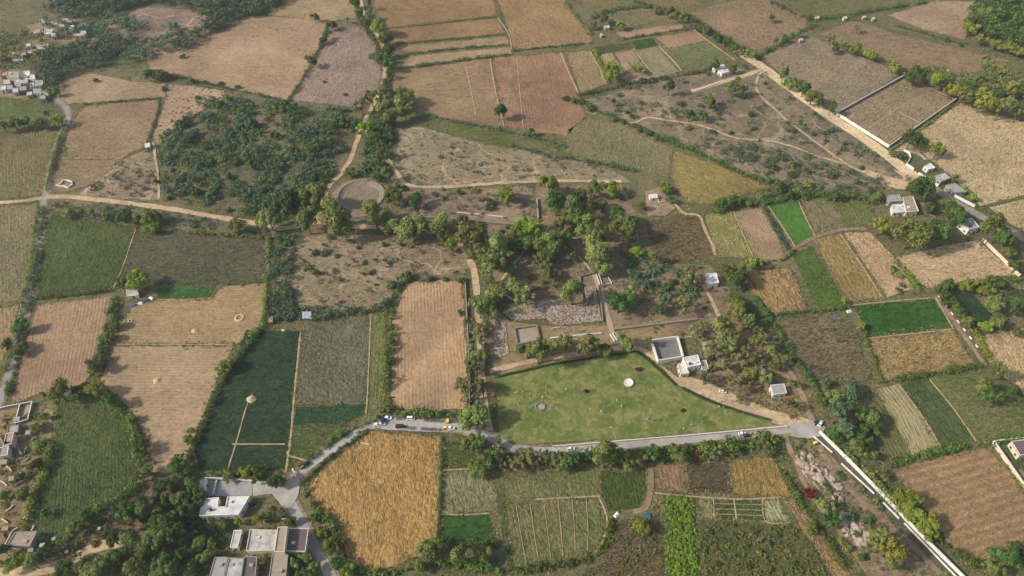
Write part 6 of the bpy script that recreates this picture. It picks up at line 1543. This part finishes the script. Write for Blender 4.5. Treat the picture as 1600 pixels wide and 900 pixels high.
for i, (x, y, a_) in enumerate(bikes):
    if i == 0: o = bp
    else:
        o = bp.copy(); C.objects.link(o)
        for ch in bp.children:
            c = ch.copy(); C.objects.link(c); c.parent = o
            for g in ch.children: d = g.copy(); C.objects.link(d); d.parent = c
    p = on(x, y); o.location = (p.x, p.y, .46); o.rotation_euler = (0.1, 0, a_)
    REG.append((o, 'dark motorcycle', 'motorcycle', 'motorcycles at the car park', (x, y)))
p = on(461, 741); root = empty('road_barrier', (p.x, p.y, .45), -1.0, label='white barrier beam across the road by the yellow rickshaw', category='barrier')
link('beam', MB().box(0, 0, .9, 5, .5, .5).mesh('beam', WHITE), root)
for sx in (-2.2, 2.2): link('post', MB().box(sx, 0, 0, .35, .35, .9).mesh('post', WHITE), root)
for k in range(6):
    p = on(564.5 + 2.4 * k, 693 + .4 * k); o = link('marker_stone', MB().box(0, 0, 0, .6, .4, .7, .2).mesh('marker_stone', WHITE)); o.location = (p.x, p.y, .1)
    REG.append((o, 'white marker stone on the straw', 'stone', 'white marker stones in the straw field', (564.5 + 2.4 * k, 693)))

# --- people: one continuous body each
SKIN = flat_mat('skin', (128, 92, 70), .7); HAIR = flat_mat('hair', (26, 22, 20), .7)
def person_mesh(name, top, low, stride):
    me = bpy.data.meshes.new(name)
    J = {'pel': (0,0,.95,.15), 'chest': (0,0,1.28,.17), 'neck': (0,0,1.48,.065), 'head': (.02,0,1.62,.105), 'crown': (0,0,1.72,.08),
         'shL': (0,.2,1.4,.075), 'elL': (-.04*stride,.27,1.12,.05), 'haL': (.08*stride,.29,.86,.04), 'shR': (0,-.2,1.4,.075), 'elR': (.04*stride,-.27,1.12,.05), 'haR': (-.08*stride,-.29,.86,.04),
         'hiL': (0,.1,.88,.1), 'knL': (.10*stride,.11,.5,.07), 'anL': (.16*stride,.11,.09,.05), 'toL': (.16*stride+.17,.12,.04,.04),
         'hiR': (0,-.1,.88,.1), 'knR': (-.03*stride,-.11,.5,.07), 'anR': (-.2*stride,-.11,.1,.05), 'toR': (-.2*stride+.16,-.12,.05,.04)}
    E = [('pel','chest'),('chest','neck'),('neck','head'),('head','crown'),('chest','shL'),('shL','elL'),('elL','haL'),('chest','shR'),('shR','elR'),('elR','haR'),('pel','hiL'),('hiL','knL'),('knL','anL'),('anL','toL'),('pel','hiR'),('hiR','knR'),('knR','anR'),('anR','toR')]
    ks = list(J); me.from_pydata([J[k][:3] for k in ks], [(ks.index(a_), ks.index(b_)) for a_, b_ in E], [])
    o = bpy.data.objects.new(name, me); C.objects.link(o)
    sk = o.modifiers.new('skin', 'SKIN'); sl = me.skin_vertices[0].data
    for i, k in enumerate(ks): sl[i].radius = (J[k][3], J[k][3]); sl[i].use_root = (k == 'pel')
    o.modifiers.new('sub', 'SUBSURF').levels = 1
    dg = bpy.context.evaluated_depsgraph_get(); out = bpy.data.meshes.new_from_object(o.evaluated_get(dg))
    bpy.data.objects.remove(o); out.name = name; out.materials.clear()
    for m_ in (SKIN, top, low, HAIR): out.materials.append(m_)
    for f in out.polygons:
        c = f.center
        f.material_index = 3 if c.z > 1.66 or (c.z > 1.55 and c.x < -.02) else (0 if c.z > 1.46 or (abs(c.y) > .25 and c.z < .93) else (1 if c.z > .72 else 2)); f.use_smooth = True
    return out
PM = []
for nm, t_, l_ in (('white', (226,224,218), (214,210,200)), ('dark', (44,46,56), (38,38,42)), ('blue', (70,96,140), (52,54,66)), ('red', (150,46,48), (50,46,50)), ('grey', (140,138,134), (70,66,62))):
    PM.append((nm, person_mesh('person', flat_mat('cloth_top_' + nm, t_, .85), flat_mat('cloth_low_' + nm, l_, .85), random.choice([.3, .8, 1.1]))))
PZ = [(210,622,0),(68,655,0),(112,668,0),(165,662,1),(208,662,0),(112,695,0),(30,700,1),(48,728,1),(108,722,1),(266,735,1),(277,731,4),(335,640,0),(378,638,4),(598,542,1),(605,578,1),(510,555,3),(265,545,1),(350,570,4),(320,505,0),(740,480,3),(880,628,1),(795,722,1),(655,710,0),(488,765,0),(555,778,0),(683,743,0),(680,785,4),(730,842,0),(618,878,0),(1010,800,2),(1185,820,2),(1130,830,1),(1118,862,0),(1070,885,0),(1290,748,0),(1320,750,0),(1330,780,0),(1235,840,3),(1310,715,1),(1370,715,1),(405,785,3),(925,835,1),(20,665,0),(150,700,2),(60,690,0),(190,690,0),(5,668,1)]
for i, (zx, zy, ci) in enumerate(PZ):
    x, y = 800 + zx / 4, 450 + zy / 4; p = on(x, y)
    o = link('person', PM[ci][1]); o.location = (p.x, p.y, .31); o.rotation_euler.z = (i * 2.4) % 6.28; o.scale = (1.05,) * 3
    REG.append((o, 'person in %s clothes on the lawn' % PM[ci][0], 'person', 'visitors on the lawn', (x, y)))

# --- clutter of the two villages: low broken walls and sheds
VC = [(4,668,12,664),(2,684,6,694),(28,684,36,690),(24,690,20,700),(38,722,46,716),(16,708,24,706),(44,700,40,710),(2,752,12,760),(20,772,14,784),(30,780,38,772),(4,812,14,818),(36,842,44,838),(58,872,68,866),(26,878,16,872),(10,844,6,834),(52,742,46,748),(66,720,60,730),(34,656,40,650),(62,668,70,662),(48,648,56,652),(20,648,30,646),(8,660,14,672),(30,700,36,712),(40,668,50,664),(22,716,30,724),(12,730,20,738),(34,740,30,752),(2,742,10,738),(50,690,58,684),(26,760,40,752),(10,800,22,790),(60,846,70,840),(64,858,56,866),(14,868,30,864),(36,812,46,806),(50,830,54,822),
      (300,815,306,820),(306,868,316,862),(300,880,312,872),(342,842,350,846),(404,812,414,816),(1372,284,1382,288),(1440,318,1448,330),(1452,336,1462,340),(1466,302,1474,306),(1050,300,1060,296),(1020,322,1032,326),(1036,328,1046,332),(880,520,892,518),(862,515,874,513),(905,518,912,517),(784,460,800,468),(990,436,990,462),(1000,466,1020,470),(786,290,800,292),(846,345,838,348)]
for i, (x0, y0, x1, y1) in enumerate(VC):
    r = random.Random(i + 900)
    o = wall_line('broken_wall', '', [(x0, y0), ((x0 + x1) / 2 + r.uniform(-1, 1), (y0 + y1) / 2 + r.uniform(-1, 1)), (x1, y1)], r.uniform(.6, 1.4), .45, r.choice([STONE, BRICKM, CREAM, GREYP]))
    REG.append((o, 'low broken wall', 'wall', 'broken walls and ruins', ((x0 + x1) / 2, (y0 + y1) / 2)))
for i, (x, y, w, d) in enumerate([(26,655,9,6),(6,722,10,7),(44,676,7,6),(18,748,8,6),(66,852,7,5),(8,826,9,6),(48,860,8,5),(312,858,7,6),(84,842,5,4),(155,826,4,4),(104,862,4,4)]):
    r = random.Random(i + 70)
    rm, wm, nm = r.choice([(ROOFG, GREYP, 'grey'), (ROOFT, BRICKM, 'earth coloured'), (TIN, GREYP, 'tin')])
    o = house('small_shed', '', [(x - w/2, y - d/2), (x + w/2, y - d/2 - 1), (x + w/2 - 1, y + d/2 - 1), (x - w/2 - 1, y + d/2)], 2.4, wm, rm, 0, 'shed', win=False)
    REG.append((o, nm + ' roofed little shed', 'shed', 'sheds of the lower village', (x, y)))
# ================================================================ the air
HZ = S + 20
hz = link('haze', MB().box(0, 0, -1.0, 2 * HZ, 2 * HZ, CAM_H + 2.5).mesh('haze'), kind='stuff', label='thin bluish haze over the whole valley', category='haze')
hm = bpy.data.materials.new('haze_air'); hm.use_nodes = True; ht = hm.node_tree; ht.nodes.clear()
pvn = ht.nodes.new('ShaderNodeVolumePrincipled'); pvn.inputs['Color'].default_value = (0.82, 0.88, 0.97, 1)
pvn.inputs['Density'].default_value = HAZE
pvn.inputs['Anisotropy'].default_value = 0.2
ho = ht.nodes.new('ShaderNodeOutputMaterial'); ht.links.new(pvn.outputs[0], ho.inputs['Volume'])
hz.data.materials.append(hm)

# ================================================================ labels that single each thing out
MARKS = [
 ('the round basin', 564, 306), ('the white round lawn platform', 982, 599), ('the lone round field tree', 782, 178), ('the walled plot corner', 1388, 231), ('the back of the walled plot', 1411, 121),
 ('the notched school building', 352, 792), ('the beige stair tower', 438, 845), ('the park courtyard', 1042, 548), ('the lane junction ruin', 101, 289), ('the lone bright tree', 211, 440),
 ('the straw field top corner', 690, 680), ('the straw field foot', 600, 892), ('the car park', 650, 664), ('the emerald crop field', 1410, 497), ('the vivid green plot', 1236, 345), ('the gold row plot', 1325, 420),
 ('the gate house', 1215, 609), ('the watch house', 1112, 437), ('the little stone tank', 824, 525), ('the paved stone slope', 890, 488), ('the old arcade wall', 720, 346), ('the hut yard by the gold wedge', 1024, 308),
 ('the farmhouse on the dirt spur', 1128, 108), ('the far farm hut', 948, 42), ('the striped pale plot', 1028, 97), ('the turning area', 1400, 280), ('the flat roofed roadside house', 1515, 350), ('the earth roofed farmhouse', 1422, 320),
 ('the road junction', 1260, 675), ('the rubble heap', 1285, 740), ('the long white wall foot', 1505, 905), ('the curved row field', 1500, 790), ('the far eastern wall', 1575, 728), ('the stubble field', 1435, 552),
 ('the ridged tan field', 665, 540), ('the deep green crop', 400, 620), ('the western straw heap', 246, 595), ('the weedy lower west field', 150, 710), ('the corner track', 150, 855), ('the lone lower village house', 35, 842),
 ('the pinkish village house', 12, 688), ('the far hamlet yard', 40, 130), ('the upper hamlet', 85, 45), ('the dung heap field', 300, 175), ('the mound top', 390, 215), ('the mound foot', 300, 300), ('the brush field', 530, 110),
 ('the tree lined track head', 568, 20), ('the lane junction', 70, 308), ('the tin sheds', 478, 492), ('the sandy lane hut', 985, 802), ('the bushy olive ground', 1170, 855), ('the red brown field edge', 640, 140),
 ('the park forecourt', 1130, 612), ('the tan walled field', 1490, 410), ('the dark tree clump', 1330, 655), ('the far eastern wood', 1560, 40), ('the far road huts', 1350, 28), ('the grove clearing', 850, 335), ('the grove middle', 860, 385),
 ('the walkway steps', 938, 438), ('the small green plot by straw', 715, 712), ('the three round lower trees', 720, 866), ('the stony scrubland middle', 560, 420), ('the olive meadow', 1420, 80), ('the scrub common middle', 1130, 190), ('the scrub common foot', 1250, 262),
 ('the copse middle', 240, 840), ('the copse top', 270, 770), ('the lower village waste', 40, 760), ('the lawn corner bend', 790, 690), ('the lawn rock ring', 845, 636), ('the lawn lamp pole', 940, 644), ('the lawn play frame', 1016, 657), ('the upper lawn hedge', 900, 566), ('the forecourt hedge', 1110, 627),
]
ORD = ['', 'nearest', 'second nearest', 'third nearest', 'fourth nearest', 'fifth nearest', 'sixth nearest', 'seventh nearest', 'eighth nearest', 'ninth nearest', 'tenth nearest', 'eleventh nearest', 'twelfth nearest', 'thirteenth nearest', 'fourteenth nearest', 'fifteenth nearest', 'sixteenth nearest', 'seventeenth nearest', 'eighteenth nearest', 'nineteenth nearest', 'twentieth nearest']
MK = np.array([(m[1], m[2]) for m in MARKS], float)
by = {}
for rec in REG: by.setdefault(rec[1], []).append(rec)
for look, recs in by.items():
    P = np.array([r[4] for r in recs], float)
    D = np.linalg.norm(P[:, None, :] - MK[None], axis=2)
    rank = np.argsort(np.argsort(D, axis=0), axis=0) + 1
    for i, (o, lk, cat, grp, _) in enumerate(recs):
        k = int(np.lexsort((D[i], rank[i]))[0]); q = int(rank[i, k])
        o['label'] = '%s, %s to %s' % (lk, ORD[q] if q < len(ORD) else '%dth nearest' % q, MARKS[k][0])
        o['category'] = cat; o['group'] = grp
print('TREES', NTREE[0], 'SHRUBS', NSH[0], 'OBJECTS', len(bpy.data.objects), 'TRIS', sum(sum(len(p.vertices) - 2 for p in m.polygons) for m in bpy.data.meshes if len(m.polygons) < 200) + sum(len(m.polygons) * (len(m.polygons[0].vertices) - 2) for m in bpy.data.meshes if len(m.polygons) >= 200))
